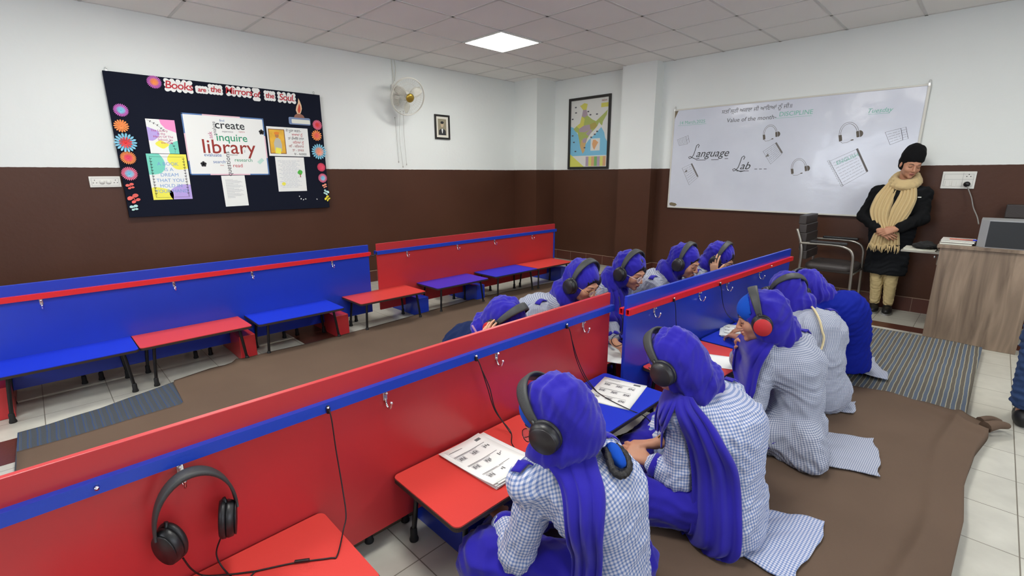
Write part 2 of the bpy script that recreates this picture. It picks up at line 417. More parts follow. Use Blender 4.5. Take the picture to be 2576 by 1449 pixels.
# ------------------------------------------------------------------ ceiling lights
GLOW=mat('lamp_glow',(255,255,250),.5,emit=LAMP)
def ceiling_light(i,j,label):
    cx,cy=1.167+.6*(i+.5),Y1-.6*(j+.5)
    t=thing('ceiling_light',label,'ceiling light',(cx,cy,ZC),group='square ceiling panel lights')
    b=bm_new()
    for lo,hi in (((-.3,-.3,-.012),(.3,-.278,0)),((-.3,.278,-.012),(.3,.3,0)),((-.3,-.278,-.012),(-.278,.278,0)),((.278,-.278,-.012),(.3,.278,0))): box(b,lo,hi)
    obj('frame',b,WHITE,t)
    b=bm_new(); box(b,(-.279,-.279,-.010),(.279,.279,-.006)); obj('diffuser',b,GLOW,t)
ceiling_light(4,2,'glowing square white light panel set in the ceiling grid, the only one in view')
for i,j in ((4,7),(-1,2),(-1,7),(4,11),(-3,5)):
    ceiling_light(i,j,'square white light panel in the ceiling grid outside the picture')

# unseen glowing panels added on the walls behind the camera as fill light
FILL=mat('fill_glow',(236,243,255),.2,emit=5.5)
def fill_panel(name,lo,hi,ax):
    b=bm_new(); box(b,lo,hi); o=struct(name,b,FILL)
    f=bm_new(); a=[lo[i] for i in range(3)]; c=[hi[i] for i in range(3)]; u=1-ax
    for k in range(4):
        p=list(a);q=list(c); x=lo[u]+(hi[u]-lo[u])*k/3; p[u]=x-.03;q[u]=x+.03; p[ax]-=.02;q[ax]+=.02; box(f,p,q)
    for z in (lo[2],hi[2]):
        p=list(a);q=list(c); p[2]=z-.03;q[2]=z+.03; p[ax]-=.02;q[ax]+=.02; p[u]-=.03;q[u]+=.03; box(f,p,q)
    g=obj('fill_panel_frame',f,ALU,o)
fill_panel('fill_panel_1',(-2.99,.6,1.0),(-2.97,3.6,2.2),0)
fill_panel('fill_panel_2',(-1.2,-3.19,1.0),(3.2,-3.17,2.2),1)

# ================================================================== FURNITURE
def hook_mesh():
    b=bm_new(); box(b,(-.008,-.004,-.022),(.008,0,.016),.0015)
    lathe(b,[(.0001,-.001),(.003,-.001),(.003,-.006),(.0001,-.006)],'y',8,Matrix.Translation((0,0,.008)))
    P=spline([(0,-.004,-.015),(0,-.007,-.033),(.0,-.018,-.046),(0,-.033,-.042),(0,-.039,-.028),(0,-.042,-.022)],5)
    tube(b,P,.0038,8); lathe(b,[(.0001,-.006),(.0045,-.004),(.0055,0),(.0045,.004),(.0001,.006)],'z',8,Matrix.Translation((0,-.042,-.020)))
    tube(b,[(0,-.004,.0),(0,-.016,.008)],.0035,8)
    m=bpy.data.meshes.new('hook'); b.to_mesh(m); b.free(); m.materials.append(CHROME); return m
HOOK=hook_mesh()
def partition(label,x,y,L,ang,pm,rm,hooks,feet,footm,footcol,nosc=0,zt=.714,endstrip=False,plugs=()):
    t=thing('desk_partition',label,'partition',(x,y,0),ang,'red and blue low screens behind the floor desks')
    b=bm_new(); box(b,(0,0,.083),(L,.018,zt),.0015); obj('panel',b,pm,t)
    for nm,ya,yb in (('cable_rail',-.022,0),('cable_rail',.018,.04)):
        b=bm_new(); 
        for lo,hi in (((-.01,ya,.645),(L+.012,yb,.648)),((-.01,ya,.615),(L+.012,yb,.618)),((-.01,ya,.618),(L+.012,ya+.003,.645)),((-.01,yb-.003,.618),(L+.012,yb,.645))): box(b,lo,hi)
        o=obj(nm,b,rm,t)
        if ya<0:
            for px in plugs:
                b=bm_new(); lathe(b,[(.0001,-.034),(.005,-.032),(.006,-.022),(.0001,-.021)],'y',10,Matrix.Translation((px,0,.634))); obj('socket',b,CHROME,o)
    if endstrip:
        b=bm_new(); box(b,(L-.03,-.006,.27),(L-.006,0,.612)); obj('end_strip',b,rm,t)
    for hx in hooks:
        o=bpy.data.objects.new('hook',HOOK); link(o,t); o.location=(hx,0,.598)
    for fx in feet:
        b=bm_new(); vs=box(b,(fx-.055,-.235,0.001),(fx+.055,.255,.185),.003)
        obj('foot_box',b,footm,t)
    return t
# edge outline of the floor desks
def leg_mesh(sx,sy,front):
    b=bm_new()
    top=Vector((sx*.25,sy*.135,.262)); bot=Vector((sx*.272,sy*.152,.03))
    tube(b,spline([(sx*.20,sy*.125,.2645),(sx*.235,sy*.13,.262),(sx*.252,sy*.137,.24),bot],5),.0095,10)
    return b
TBL={}
def floor_table(label,x,y,ang,topm,grp='low floor desks',w=.65,d=.37):
    t=thing('floor_table',label,'low table',(x,y,0),ang,grp)
    key=(w,d)
    if key not in TBL:
        b=bm_new(); prism(b,rrect(w,d,.022,5),.272,.2805); me1=bpy.data.meshes.new('tabletop'); b.to_mesh(me1); b.free()
        b=bm_new(); prism(b,rrect(w+.004,d+.004,.024,5),.262,.2765); me2=bpy.data.meshes.new('edge_board'); b.to_mesh(me2); b.free(); me2.materials.append(DARKW)
        legs=[]
        for sx in (-1,1):
            for sy in (-1,1):
                b=leg_mesh(sx*w/.65,sy*d/.37,0); me=bpy.data.meshes.new('leg'); b.to_mesh(me); b.free(); me.materials.append(IRON)
                b=bm_new(); bx,by=sx*.272*w/.65,sy*.152*d/.37
                lathe(b,[(.0001,.001),(.0165,.001),(.017,.008),(.0135,.02),(.013,.05),(.0098,.056)],'z',14,Matrix.Translation((bx,by,0)))
                mf=bpy.data.meshes.new('rubber_foot'); b.to_mesh(mf); b.free(); mf.materials.append(RUB); legs.append((me,mf))
        mc=[]
        for sx in (-1,1):
            b=bm_new(); tube(b,[(sx*.2*w/.65,.125,.2645),(sx*.2*w/.65,-.125,.2645)],.008,8); m_=bpy.data.meshes.new('frame_tube'); b.to_mesh(m_); b.free(); m_.materials.append(IRON); mc.append(m_)
        TBL[key]=(me1,me2,legs,mc)
    me1,me2,legs,mc=TBL[key]
    m=me1.copy(); m.materials.append(topm); link(bpy.data.objects.new('tabletop',m),t)
    link(bpy.data.objects.new('edge_board',me2),t); [link(bpy.data.objects.new('frame_tube',q),t) for q in mc]
    for a,f in legs:
        l=link(bpy.data.objects.new('leg',a),t); link(bpy.data.objects.new('rubber_foot',f),l)
    return t
K=.9236
# back row
YB=3.975
partition('blue partition with red cable rail standing along the brown wall, left end out of frame',-.42,YB,2.545,0,BLUP,REDR,[ .38,1.05,1.555,2.195],[.12,1.40,2.135],REDP,'red')
partition('red partition with blue cable rail standing in the far row near the room corner',2.21,YB,2.555,0,REDP,BLUR,[.32,.945,1.485,2.115],[.33,1.06,2.46],BLUP,'blue',endstrip=True)
backt=[('blue floor desk at the left edge of the picture before the blue partition',.015,3.815,0,BLUT),
('red floor desk between two blue ones before the far blue partition',.672,3.825,.005,REDT),
('blue floor desk with a red box under its right end before the far blue partition',1.365,3.808,-.015,BLUT),
('red floor desk straddling the gap between the far blue and far red partitions',2.16,3.80,-.01,REDT),
('violet-blue floor desk before the far red partition',2.945,3.795,-.01,VIOT),
('blue floor desk before the far red partition, next to the corner red one',3.70,3.788,-.02,BLUT),
('red floor desk at the far right end of the far red partition',4.34,3.775,-.02,REDT)]
for l,x,y,a,m in backt: floor_table(l,x,y,a,m)
behind=[(-.2,BLUT),(.43,REDT),(1.07,BLUT),(1.72,REDT),(3.42,REDT)]
for k,(x,m) in enumerate(behind): floor_table('low floor desk hidden behind the far partitions, only its black feet showing',x,4.205,0,m,'floor desks behind the far partitions')
# front row
YF=1.38
aF=0.0
partition('long red partition with blue cable rail across the foreground',-.45,YF,2.578,0,REDP,BLUR,[.615,1.209,1.734,2.337],[1.395],BLUP,'blue',plugs=(.454,1.0,1.602,2.173))
aB=math.atan2(-.112,2.4)
PB=partition('blue partition with red cable rail running away between the seated girls',2.115,1.268,2.39,aB,BLUP,REDR,[.265,.79,1.18,1.74],[.35],REDP,'red',plugs=(.43,1.02,1.9))
floor_table('red floor desk at the bottom left edge below the hanging headphones',.18,1.185,0,REDT)
floor_table('red floor desk carrying a worksheet before the girl with the black plait',1.085,1.182,-.01,REDT)
floor_table('blue floor desk carrying a picture worksheet in front of the second girl',1.742,1.172,-.01,BLUT)
floor_table('red floor desk half hidden behind the second girl, blank paper on it',2.60,1.055,aB,REDT)
floor_table('blue floor desk with a stack of sheets beside the girl with red headphones',3.27,1.02,aB,BLUT)
floor_table('red floor desk seen in the gap between the front red and blue partitions',2.07,1.60,0,REDT)
for x in (.42,1.12): floor_table('low floor desk behind the front red partition, only its black feet showing',x,1.60,0,REDT,'floor desks behind the front red partition')
floor_table('floor desk hidden behind the blue partition before the far girls',2.95,1.48,aB,BLUT,'floor desks behind the front blue partition')

# ------------------------------------------------------------------ mats
def nz(x,y,s=0): return math.sin(x*3.1+s)*math.cos(y*2.3+s*1.7)+.5*math.sin(x*7.3+y*5.1+s)+.3*math.sin(x*13-y*11+s*2)
def coons(name,bot,top,m,parent,zf,nu=80,nv=60,th=.01,left=None,right=None,smooth=True,uv=False):
    "patch between polylines bot (v=0) and top (v=1); optional left/right side polylines"
    def samp(P,t):
        P=[Vector(p) for p in P]; ln=[0]
        for a,c in zip(P,P[1:]): ln.append(ln[-1]+(c-a).length)
        s=t*ln[-1]
        for i in range(len(P)-1):
            if s<=ln[i+1] or i==len(P)-2: return P[i].lerp(P[i+1],(s-ln[i])/max(ln[i+1]-ln[i],1e-9))
    bm=bm_new(); G=[]
    Lb=left or [bot[0],top[0]]; Rb=right or [bot[-1],top[-1]]
    c00,c10,c01,c11=map(Vector,(bot[0],bot[-1],top[0],top[-1]))
    S=[samp(bot,i/nu) for i in range(nu+1)]; T=[samp(top,i/nu) for i in range(nu+1)]; LL=[samp(Lb,j/nv) for j in range(nv+1)]; RR=[samp(Rb,j/nv) for j in range(nv+1)]
    for j in range(nv+1):
        v=j/nv; row=[]
        for i in range(nu+1):
            u=i/nu
            p=S[i]*(1-v)+T[i]*v+LL[j]*(1-u)+RR[j]*u-(c00*(1-u)*(1-v)+c10*u*(1-v)+c01*(1-u)*v+c11*u*v)
            row.append(bm.verts.new((p.x,p.y,(p.z if len(p)>2 else 0)+zf(p.x,p.y,u,v))))
        G.append(row)
    for j in range(nv):
        for i in range(nu): bm.faces.new((G[j][i],G[j][i+1],G[j+1][i+1],G[j+1][i])).smooth=smooth
    me=bpy.data.meshes.new(name); bm.to_mesh(me)
    if uv:
        at=me.attributes.new('fab','FLOAT_VECTOR','POINT')
        for v in me.vertices: at.data[v.index].vector=(v.co.x+.3*v.co.z,v.co.y,0)
    bm.free(); o=obj(name,me,m,parent)
    md=o.modifiers.new('thickness','SOLIDIFY'); md.thickness=th; md.offset=-1
    return o
MATB=mat('brown_cloth',(98,81,68),.95,bump=.18,bscale=420,var=.08,vscale=2.5,spec=.15)
def f3(P): return [Vector((p[0],p[1],0)) for p in P]
def zback(x,y,u,v):
    z=.036+.003*nz(x,y,1)
    z+=.018*math.exp(-((x-.88-.25*(3.6-y))/.035)**2)*min(1,max(0,(y-3.2)/.3))
    z+=.010*math.exp(-((y-2.55-.1*math.sin(x*2))/.05)**2)*(.5+.5*math.sin(x*3))
    return z
o=coons('floor_mat',f3([(-.245,1.46),(1,1.45),(4.6,1.45)]),f3([(-.235,3.15),(.455,3.175),(.475,3.60),(.72,3.66),(.83,3.64),(.9,3.69),(1.63,3.67),(2.4,3.74),(3.3,3.80),(4.0,3.76),(4.73,3.70)]),MATB,None,zback,120,70,.03)
tag(o,'long brown cloth mat on the floor between the two rows of partitions','floor mat',group='brown cloth floor mats')
RUG1=m_stripes('blue_grey_rug',[(0,(62,66,70)),(.55,(44,66,104)),(.72,(70,74,76)),(.9,(52,70,98))],.036)
o=coons('striped_rug',f3([(-.245,2.9),(.47,2.95)]),f3([(-.235,3.42),(.1,3.47),(.478,3.595)]),RUG1,None,lambda x,y,u,v:.026+.002*nz(x*3,y*3,5),50,30,.02)
tag(o,'blue and grey striped rug showing at the left end of the far brown mat','rug')
RUG2=m_stripes('striped_dhurrie',[(0,(88,82,72)),(.40,(158,152,132)),(.50,(80,92,108)),(.90,(150,146,128))],.042,1)
o=coons('striped_rug',f3([(3.3,-.075),(4.2,-.09),(4.955,-.11)]),f3([(3.3,.72),(4.2,.72),(4.98,.6)]),RUG2,None,lambda x,y,u,v:.042+.003*nz(x*2,y*2,3),70,50,.036)
tag(o,'thick grey, blue and cream striped rug lying before the teacher desk','rug')
def zfront(x,y,u,v):
    z=.05+.003*nz(x*1.5,y*1.5,2)
    z+=.016*math.exp(-((y+.0-.02*math.sin(x*5)+.03*(x-2.4))/.022)**2)*(.4+.6*math.sin(x*2.4)**2)
    z+=.022*math.exp(-((x-3.36-.22*(y-.2)-.05*math.sin(y*6))/.035)**2)
    return z
o=coons('floor_mat',f3([(.4,-.06),(1.3,-.08),(1.94,-.095),(2.3,-.11),(2.62,-.10),(3.0,-.125),(3.22,-.16),(3.36,-.17)]),f3([(.4,.93),(1.5,.9),(2.4,.84),(3.43,.80)]),MATB,None,zfront,150,80,.045,
  right=f3([(3.36,-.17),(3.42,-.08),(3.46,.1),(3.42,.3),(3.40,.52),(3.43,.80)]))
tag(o,'brown cloth mat under the four girls in the foreground, crumpled right edge','floor mat',group='brown cloth floor mats')
b=bm_new()
P=spline([(3.30,-.15,.055),(3.36,-.19,.06),(3.41,-.23,.05),(3.44,-.225,.035)],5)
tube(b,P,[.03-.0013*i for i in range(len(P))],10); tube(b,spline([(3.38,-.13,.05),(3.44,-.17,.055),(3.455,-.21,.045)],5),[.022-.001*i for i in range(11)],8)
oo=obj('corner_tuft',b,MATB,o)

# ================================================================== THINGS ON THE WALLS
ML=Matrix(((1,0,0),(0,0,-1),(0,1,0))); MR=Matrix(((0,0,-1),(-1,0,0),(0,1,0)))
def wthing(name,label,cat,side,h,z,off=0,rot=0,group=None):
    t=thing(name,label,cat,(0,0,0),0,group); M=(ML if side=='L' else MR)@Matrix.Rotation(rot,3,'Z')
    t.rotation_euler=M.to_euler(); t.location=(h,Y1-off,z) if side=='L' else (X1-off,h,z); return t
def stroke(bm,pts,wd=.003,z=0,closed=False,mi=0):
    P=[Vector((p[0],p[1])) for p in pts]; N=len(P); L=[];Rr=[]
    for i,p in enumerate(P):
        d=(P[(i+1)%N]-P[i-1]) if closed else (P[min(i+1,N-1)]-P[max(i-1,0)])
        if d.length<1e-9:d=Vector((1,0))
        d.normalize(); n=Vector((-d.y,d.x))*wd/2
        L.append((p+n,p-n))
    for zz in (0,):
        a=[[bm.verts.new((q.x,q.y,z)) for q in pr] for pr in L]; c=[[bm.verts.new((q.x,q.y,z+.0006)) for q in pr] for pr in L]
        for i in range(N if closed else N-1):
            j=(i+1)%N
            for f in ((c[i][0],c[i][1],c[j][1],c[j][0]),(a[i][0],c[i][0],c[j][0],a[j][0]),(a[i][1],a[j][1],c[j][1],c[i][1])):
                bm.faces.new(f).material_index=mi
def arc(cx,cy,rx,ry,a0,a1,n=16): return [(cx+rx*math.cos(R(a0+(a1-a0)*k/n)),cy+ry*math.sin(R(a0+(a1-a0)*k/n))) for k in range(n+1)]
def squig(bm,x0,x1,y,amp,wd,seed,z=0,mi=0,ang=0):
    "a line of small scribbled writing"
    rnd=random.Random(seed); x=x0; ca,sa=math.cos(ang),math.sin(ang)
    while x<x1:
        L=min(x1-x,amp*rnd.uniform(2.5,6)); n=max(3,int(L/amp*2.6)); pts=[(x+L*k/n,y+amp*.5*(1 if k%2 else -1)*rnd.uniform(.5,1.1)) for k in range(n+1)]
        stroke(bm,[(p[0]*ca-p[1]*sa,p[0]*sa+p[1]*ca) for p in pts],wd,z,mi=mi); x+=L+amp*rnd.uniform(.8,1.6)
# ---- notice board
nb=wthing('notice_board','black cloth-covered notice board hung on the left wall','notice board','L',.625,.968,.045)
NBW,NBH=1.848,1.224
FELT=mat('black_felt',(22,26,40),.95,bump=.2,bscale=500,spec=.15)
b=bm_new(); box(b,(0,0,-.028),(NBW,NBH,0),.003); obj('board_panel',b,FELT,nb)
for hx in (.03,1.795):
    b=bm_new(); box(b,(hx-.008,NBH-.01,-.03),(hx+.008,NBH+.012,-.026)); tube(b,[(hx+.009*math.cos(a),NBH+.022+.012*math.sin(a),-.03) for a in [2*PI*k/12 for k in range(12)]],.0025,6,True); obj('hanger',b,ALU,nb)
def NB(x,z): return x,z   # board coordinates are world x and z
BO=.045
def paper_flower(x,z,r,c1,c2,label,n=20,c3=None,rnd=0,group='paper flowers on the notice board'):
    t=wthing('paper_flower',label,'paper flower','L',x,z,BO,rnd)
    def ring(bm,r0,r1,n,wd,zz,lift,ph=0,mi=0):
        for k in range(n):
            a=2*PI*k/n+ph; M=Matrix.Rotation(a,4,'Z')@Matrix.Translation((r0,0,zz))@Matrix.Rotation(-lift,4,'Y')
            L=r1-r0; wd_=wd; pts=[(0,-wd*.4),(L*.5,-wd*.9),(L*.85,-wd),(L,0),(L*.85,wd),(L*.5,wd*.9),(0,wd*.4)]
            prism(bm,pts,0,.0005,M,mi)
    b=bm_new(); ring(b,r*.1,r,n,r*1.75/n,.002,R(10)); obj('petal_ring',b,c1,t)
    b=bm_new(); ring(b,r*.05,r*.62,max(8,int(n*.7)),r*1.3/n,.006,R(22),.2); obj('inner_petals',b,c2,t)
    b=bm_new(); lathe(b,[(.0001,.004),(r*.1,.004),(r*.1,.012),(.0001,.014)],'z',10); obj('flower_centre',b,c3 or c2,t)
    return t
PK=mat('pink_paper',(238,120,150),.8);ROSE=mat('rose_paper',(232,78,108),.8);OR=mat('orange_paper',(246,150,84),.8);CY=mat('sky_blue_paper',(134,200,226),.8);LI=mat('lilac_paper',(206,110,196),.8);RD=mat('red_paper',(226,66,68),.8);PE=mat('peach_paper',(246,160,130),.8);CORAL=mat('coral_paper',(238,108,98),.8);YE=mat('yellow_paper',(236,222,60),.8);MINT=mat('mint_paper',(190,232,226),.8);TEAL=mat('teal_paint',(120,212,190),.8);PUR=mat('lilac_paint',(186,166,226),.8);YEL=mat('yellow_paint',(240,234,90),.8);PINKP=mat('pink_paint',(242,150,200),.8)
for a in ((.971,2.141,.058,LI,OR,'lilac and orange paper flower beside the word Books at the board top',26),
(.700,1.882,.056,LI,CY,'blue paper flower with lilac tips, topmost of the left column',26),
(.683,1.752,.056,OR,OR,'plain orange paper flower in the left column of the board',16),
(.692,1.614,.084,CY,RD,'large pale blue paper flower with red centre on the board left edge',18),
(.691,1.487,.060,OR,ROSE,'rose paper flower with orange tips in the left column',26),
(.679,1.351,.062,PK,CY,'pink paper flower with blue middle, lowest full flower on the left',26),
(2.410,1.873,.056,PK,RD,'pink paper flower with red centre, topmost of the right column',20),
(2.392,1.761,.060,OR,CORAL,'orange paper flower below the top right pink one',14),
(2.400,1.589,.088,CY,PE,'large pale blue paper flower with peach centre on the board right edge',18),
(2.412,1.420,.050,ROSE,ROSE,'plain rose paper flower in the right column of the board',22),
(2.416,1.301,.054,PK,CY,'pink paper flower with blue middle in the right column',22)):
    paper_flower(a[0],a[1],a[2],a[3],a[4],a[5],a[6])
def butterfly(x,z,s,m,label,rot):
    t=wthing('paper_butterfly',label,'paper butterfly','L',x,z,BO,rot)
    for sx in (-1,1):
        b=bm_new()
        for (cx,cy,w_,h_) in ((.55,.45,.9,.8),(.45,-.4,.7,.6)):
            prism(b,blob2(s*w_,s*h_,3,.12,16,sx*cx*s,cy*s),0,.0006,Matrix.Rotation(-sx*R(18),4,'Y')@Matrix.Translation((0,0,.003)))
        obj('wing',b,m,t)
    b=bm_new(); tube(b,[(0,-.5*s,.003),(0,.55*s,.003)],s*.07,6); obj('butterfly_body',b,m,t)
butterfly(.670,1.241,.032,CORAL,'small coral paper butterfly below the left flower column',.3)
butterfly(.682,1.131,.046,CORAL,'large coral paper butterfly near the lower left board corner',.5)
butterfly(.670,1.052,.032,MINT,'pale blue paper butterfly at the bottom left of the board',.2)
butterfly(2.432,1.212,.028,PE,'peach paper butterfly below the right flower column',.4)
butterfly(2.440,1.140,.034,MINT,'pale mint paper butterfly near the lower right board corner',-.5)
butterfly(2.452,1.070,.034,YE,'yellow paper butterfly at the bottom right corner of the board',.8)
REDI=mat('red_ink',(186,38,48),.7)
def cloud(w,h,r=.022):
    n=max(3,int(w/.04)); m=max(2,int(h/.04)); cs=[]
    for i in range(n+1): cs+=[(-w/2+w*i/n,-h/2),(-w/2+w*i/n,h/2)]
    for i in range(m+1): cs+=[(-w/2,-h/2+h*i/m),(w/2,-h/2+h*i/m)]
    out=[]
    for k in range(220):
        t=2*PI*k/220; dx,dy=math.cos(t),math.sin(t); best=.01
        for x,y in cs:
            bb=x*dx+y*dy; D=bb*bb-(x*x+y*y-r*r)
            if D>0: best=max(best,bb+math.sqrt(D))
        out.append((best*dx,best*dy))
    return out
for s,x,z,wd,hh,sz,lab in (('Books',1.155,2.13,.185,.075,.125,'first word cutout Books in red on scalloped white paper'),('are',1.337,2.118,.068,.03,.075,'small word cutout are in red on white paper'),('the',1.452,2.132,.085,.055,.10,'word cutout the between are and Mirrors'),('Mirrors',1.655,2.135,.19,.06,.115,'longest word cutout Mirrors in red on white paper'),('of',1.815,2.126,.035,.085,.10,'narrow word cutout of in red on white paper'),('the',1.944,2.128,.075,.06,.095,'word cutout the just left of Soul'),('Soul.',2.113,2.126,.15,.07,.12,'last word cutout Soul with a full stop, right end of the heading')):
    t=wthing('word_cutout',lab,'paper lettering','L',x,z,BO); b=bm_new(); prism(b,cloud(wd,hh,.019),0,.0015); obj('paper_backing',b,PAPER,t)
    text(s,0,0,sz*.74,REDI,t,.002,shear=.15,off=.0012,spacing=.92)
# lamp and book cutout
t=wthing('lamp_cutout','paper cutout of an oil lamp flame above a blue-edged book, top right of board','paper cutout','L',2.225,1.9,BO)
b=bm_new(); prism(b,rrect(.23,.075,.015,4,0,0),0,.0015); obj('book',b,mat('blue_pencil',(120,140,176),.8),t)
b=bm_new(); prism(b,rrect(.195,.042,.008,4,.012,-.004),.0015,.002); obj('book_pages',b,mat('cream_paper',(226,228,214),.8),t)
b=bm_new(); prism(b,arc(0,.035,.055,.042,0,180,14),0,.0018); obj('lamp_bowl',b,mat('brown_paper',(150,104,88),.8),t)
b=bm_new(); prism(b,[(-.018,.075),(-.03,.11),(-.02,.15),(0,.185),(.008,.235),(.022,.205),(.034,.165),(.036,.13),(.024,.095),(.012,.075)],0,.0018); obj('flame',b,mat('flame_paper',(232,196,160),.8),t)
b=bm_new(); prism(b,[(-.006,.085),(-.012,.115),(0,.15),(.012,.18),(.022,.15),(.02,.11),(.008,.085)],.0018,.0022); obj('flame_core',b,mat('flame_red',(206,84,60),.8),t)
def sheet(name,label,cat,x0,z0,x1,z1,rot=0,m=PAPER,off=BO,side='L',th=.001):
    t=wthing(name,label,cat,side,(x0+x1)/2,(z0+z1)/2,off,rot); w_,h_=abs(x1-x0),abs(z1-z0)
    b=bm_new(); box(b,(-w_/2,-h_/2,0),(w_/2,h_/2,th)); obj('sheet',b,m,t); return t,w_,h_
def patch(t,pts,m,z=.0011,name='painted_shape'):
    b=bm_new(); prism(b,pts,z,z+.0003); return obj(name,b,m,t)
def clip(pts,w_,h_):
    for ax,lim,sg in ((0,w_/2,1),(0,-w_/2,-1),(1,h_/2,1),(1,-h_/2,-1)):
        out=[]
        for i in range(len(pts)):
            p,q=pts[i-1],pts[i]; ip,iq=sg*(p[ax]-lim)<=0,sg*(q[ax]-lim)<=0
            if ip!=iq:
                t=(lim-p[ax])/(q[ax]-p[ax]); out.append((p[0]+t*(q[0]-p[0]),p[1]+t*(q[1]-p[1])))
            if iq: out.append(q)
        pts=out
    return pts
def leaves(t,pts,m):
    b=bm_new(); stroke(b,pts,.0018,.0014)
    for i in range(1,len(pts)):
        x,y=pts[i]; dx,dy=x-pts[i-1][0],y-pts[i-1][1]; a=math.atan2(dy,dx)
        for s in (-1,1):
            M=Matrix.Translation((x,y,.0014))@Matrix.Rotation(a+s*.8,4,'Z'); prism(b,[(0,0),(.006,.003),(.014,0),(.006,-.003)],0,.0004,M)
    obj('leaf_border',b,m,t)
MAG=mat('magenta_ink',(180,60,120),.8); BLUI=mat('pale_blue_ink',(120,160,206),.8); GREI=mat('green_ink',(44,150,110),.8); BRNI=mat('brown_ink',(150,50,42),.8); BLKI=mat('black_ink',(30,30,34),.8); STEEL=mat('blue_ink',(50,100,160),.8)
t,w_,h_=sheet('poster','small poster reading The Library is the heart of the school','poster',.861,1.53,1.079,1.827)
patch(t,clip([(-.01,.16),(.0,.11),(.03,.07),(.08,.05),(.13,.03),(.13,.16)],w_,h_),PINKP); patch(t,clip(blob2(.14,.12,4,.1,20,-.1,.02),w_,h_),PUR,.0012); patch(t,clip(blob2(.09,.06,7,.15,20,-.015,-.07),w_,h_),YEL); patch(t,clip(blob2(.14,.18,9,.1,20,.1,-.12),w_,h_),TEAL,.0012)
for k,s in enumerate(('The Library','Is the','Heart Of The','School, Its','the Hub.')): text(s,.012*k-.02,.05-.026*k,.027,MAG,t,.0018)
leaves(t,[(-.1,.14),(-.08,.13),(-.055,.115),(-.03,.10),(-.005,.075),(.01,.06)],BLKI); leaves(t,[(.075,-.14),(.08,-.11),(.075,-.085),(.065,-.06),(.05,-.04)],BLKI)
t,w_,h_=sheet('poster','pastel poster reading A book is a dream that you hold in your hand','poster',.822,1.116,1.128,1.526)
patch(t,clip(blob2(.2,.24,3,.1,24,-.13,.13),w_,h_),TEAL); patch(t,clip(blob2(.2,.16,5,.1,24,.1,.15),w_,h_),YEL); patch(t,clip(blob2(.22,.2,6,.1,24,-.09,-.19),w_,h_),YEL); patch(t,clip(blob2(.24,.2,8,.1,24,.11,-.16),w_,h_),PUR)
for k,s in enumerate(('A BOOK','IS A','DREAM','THAT YOU','HOLD IN','YOUR HAND')): text(s,.0,.115-.049*k,.043,BLUI,t,.0018)
b=bm_new(); 
for sx in (-1,1): stroke(b,[(sx*.13,-.185),(sx*.13,.18)],.002,.0014)
stroke(b,[(-.13,.18),(.13,.18)],.002,.0014); stroke(b,[(-.13,-.185),(.13,-.185)],.002,.0014); obj('border_line',b,BLKI,t)
for sx in (-1,1): leaves(t,[(sx*.125,-.18+.026*k) for k in range(14)],BLKI)
t,w_,h_=sheet('poster','large white word-cloud poster with library in dark red letters','poster',1.138,1.337,1.853,1.9)
for m_,sg in ((mat('blue_tape',(88,124,176),.7),((-.3575,-.2815,.17,.012),(.17,-.2815,.19,.012),(-.3575,.27,.17,.012),(.14,.27,.215,.012),(-.3575,-.28,.011,.13),(-.3575,.1,.011,.18),(.346,-.28,.012,.17),(.346,.11,.012,.17))),(mat('pink_tape',(232,196,206),.7),((-.19,-.2815,.36,.012),(-.19,.27,.33,.012),(-.3575,-.15,.011,.25),(.346,-.11,.012,.22)))):
    for x,y,ww,hh in sg: b=bm_new(); box(b,(x,y,.001),(x+ww,y+hh,.0016)); obj('tape_strip',b,m_,t)
cx,cz=(1.138+1.853)/2,(1.337+1.9)/2
for s,x,z,sz,m_,ro in (('create',1.535,1.81,.105,INKD,0),('find',1.470,1.852,.03,STEEL,0),('analyze',1.395,1.775,.045,INK,90),('ask',1.355,1.712,.05,MAG,90),('experience',1.508,1.752,.022,INK,0),('explore',1.635,1.757,.018,REDI,0),('inquire',1.54,1.693,.10,GREI,0),('library',1.505,1.60,.185,BRNI,0),('evaluate',1.352,1.527,.046,STEEL,0),('collaborate',1.53,1.532,.018,INK,0),('find',1.640,1.57,.016,INK,90),('search',1.40,1.463,.042,STEEL,0),('questions',1.478,1.445,.062,INKD,90),('research',1.62,1.483,.048,GREI,0),('think',1.42,1.43,.016,REDI,0),('read',1.56,1.428,.05,REDI,0)):
    text(s,x-cx,z-cz,sz,m_,t,.0012,R(ro),off=.0008 if sz>.09 else 0)
for x,z in ((1.822,1.765),(1.262,1.44)):
    b=bm_new(); 
    for k in range(5): M=Matrix.Translation((x-cx,z-cz,.0012))@Matrix.Rotation(k*1.26+.3,4,'Z'); prism(b,[(0,-.004),(.02,-.012),(.028,0),(.02,.012),(0,.004)],0,.0006,M)
    obj('black_bow',b,BLKI,t)
patch(t,[(.25,-.15),(.30,-.11),(.32,-.135),(.275,-.175)],mat('pale_green_ink',(190,222,210),.8))
t,w_,h_=sheet('paper_sheet','typed white sheet pinned below the word-cloud poster','sheet',1.400,1.03,1.612,1.332,R(1))
b=bm_new()
for k in range(22): 
    wl=(.05,.075,.09,.1,.085)[k%5] if k<20 else .05
    for q in range(int(wl*1.6/.014)): box(b,(-.075+q*.014,.11-.0085*k,.001),(-.075+q*.014+.0115,.1128-.0085*k,.0014))
obj('print_lines',b,mat('light_print',(170,172,176),.8),t)
t,w_,h_=sheet('poster','sheet with a yellow painted portrait and red and blue Punjabi lettering','poster',1.874,1.532,2.30,1.828)
patch(t,[(-.2,-.125),(-.035,-.125),(-.035,.125),(-.2,.125)],mat('brown_frame_ink',(140,96,60),.8)); patch(t,[(-.192,-.117),(-.043,-.117),(-.043,.117),(-.192,.117)],mat('amber_paint',(236,176,60),.8,var=.15,vscale=14),.0013)
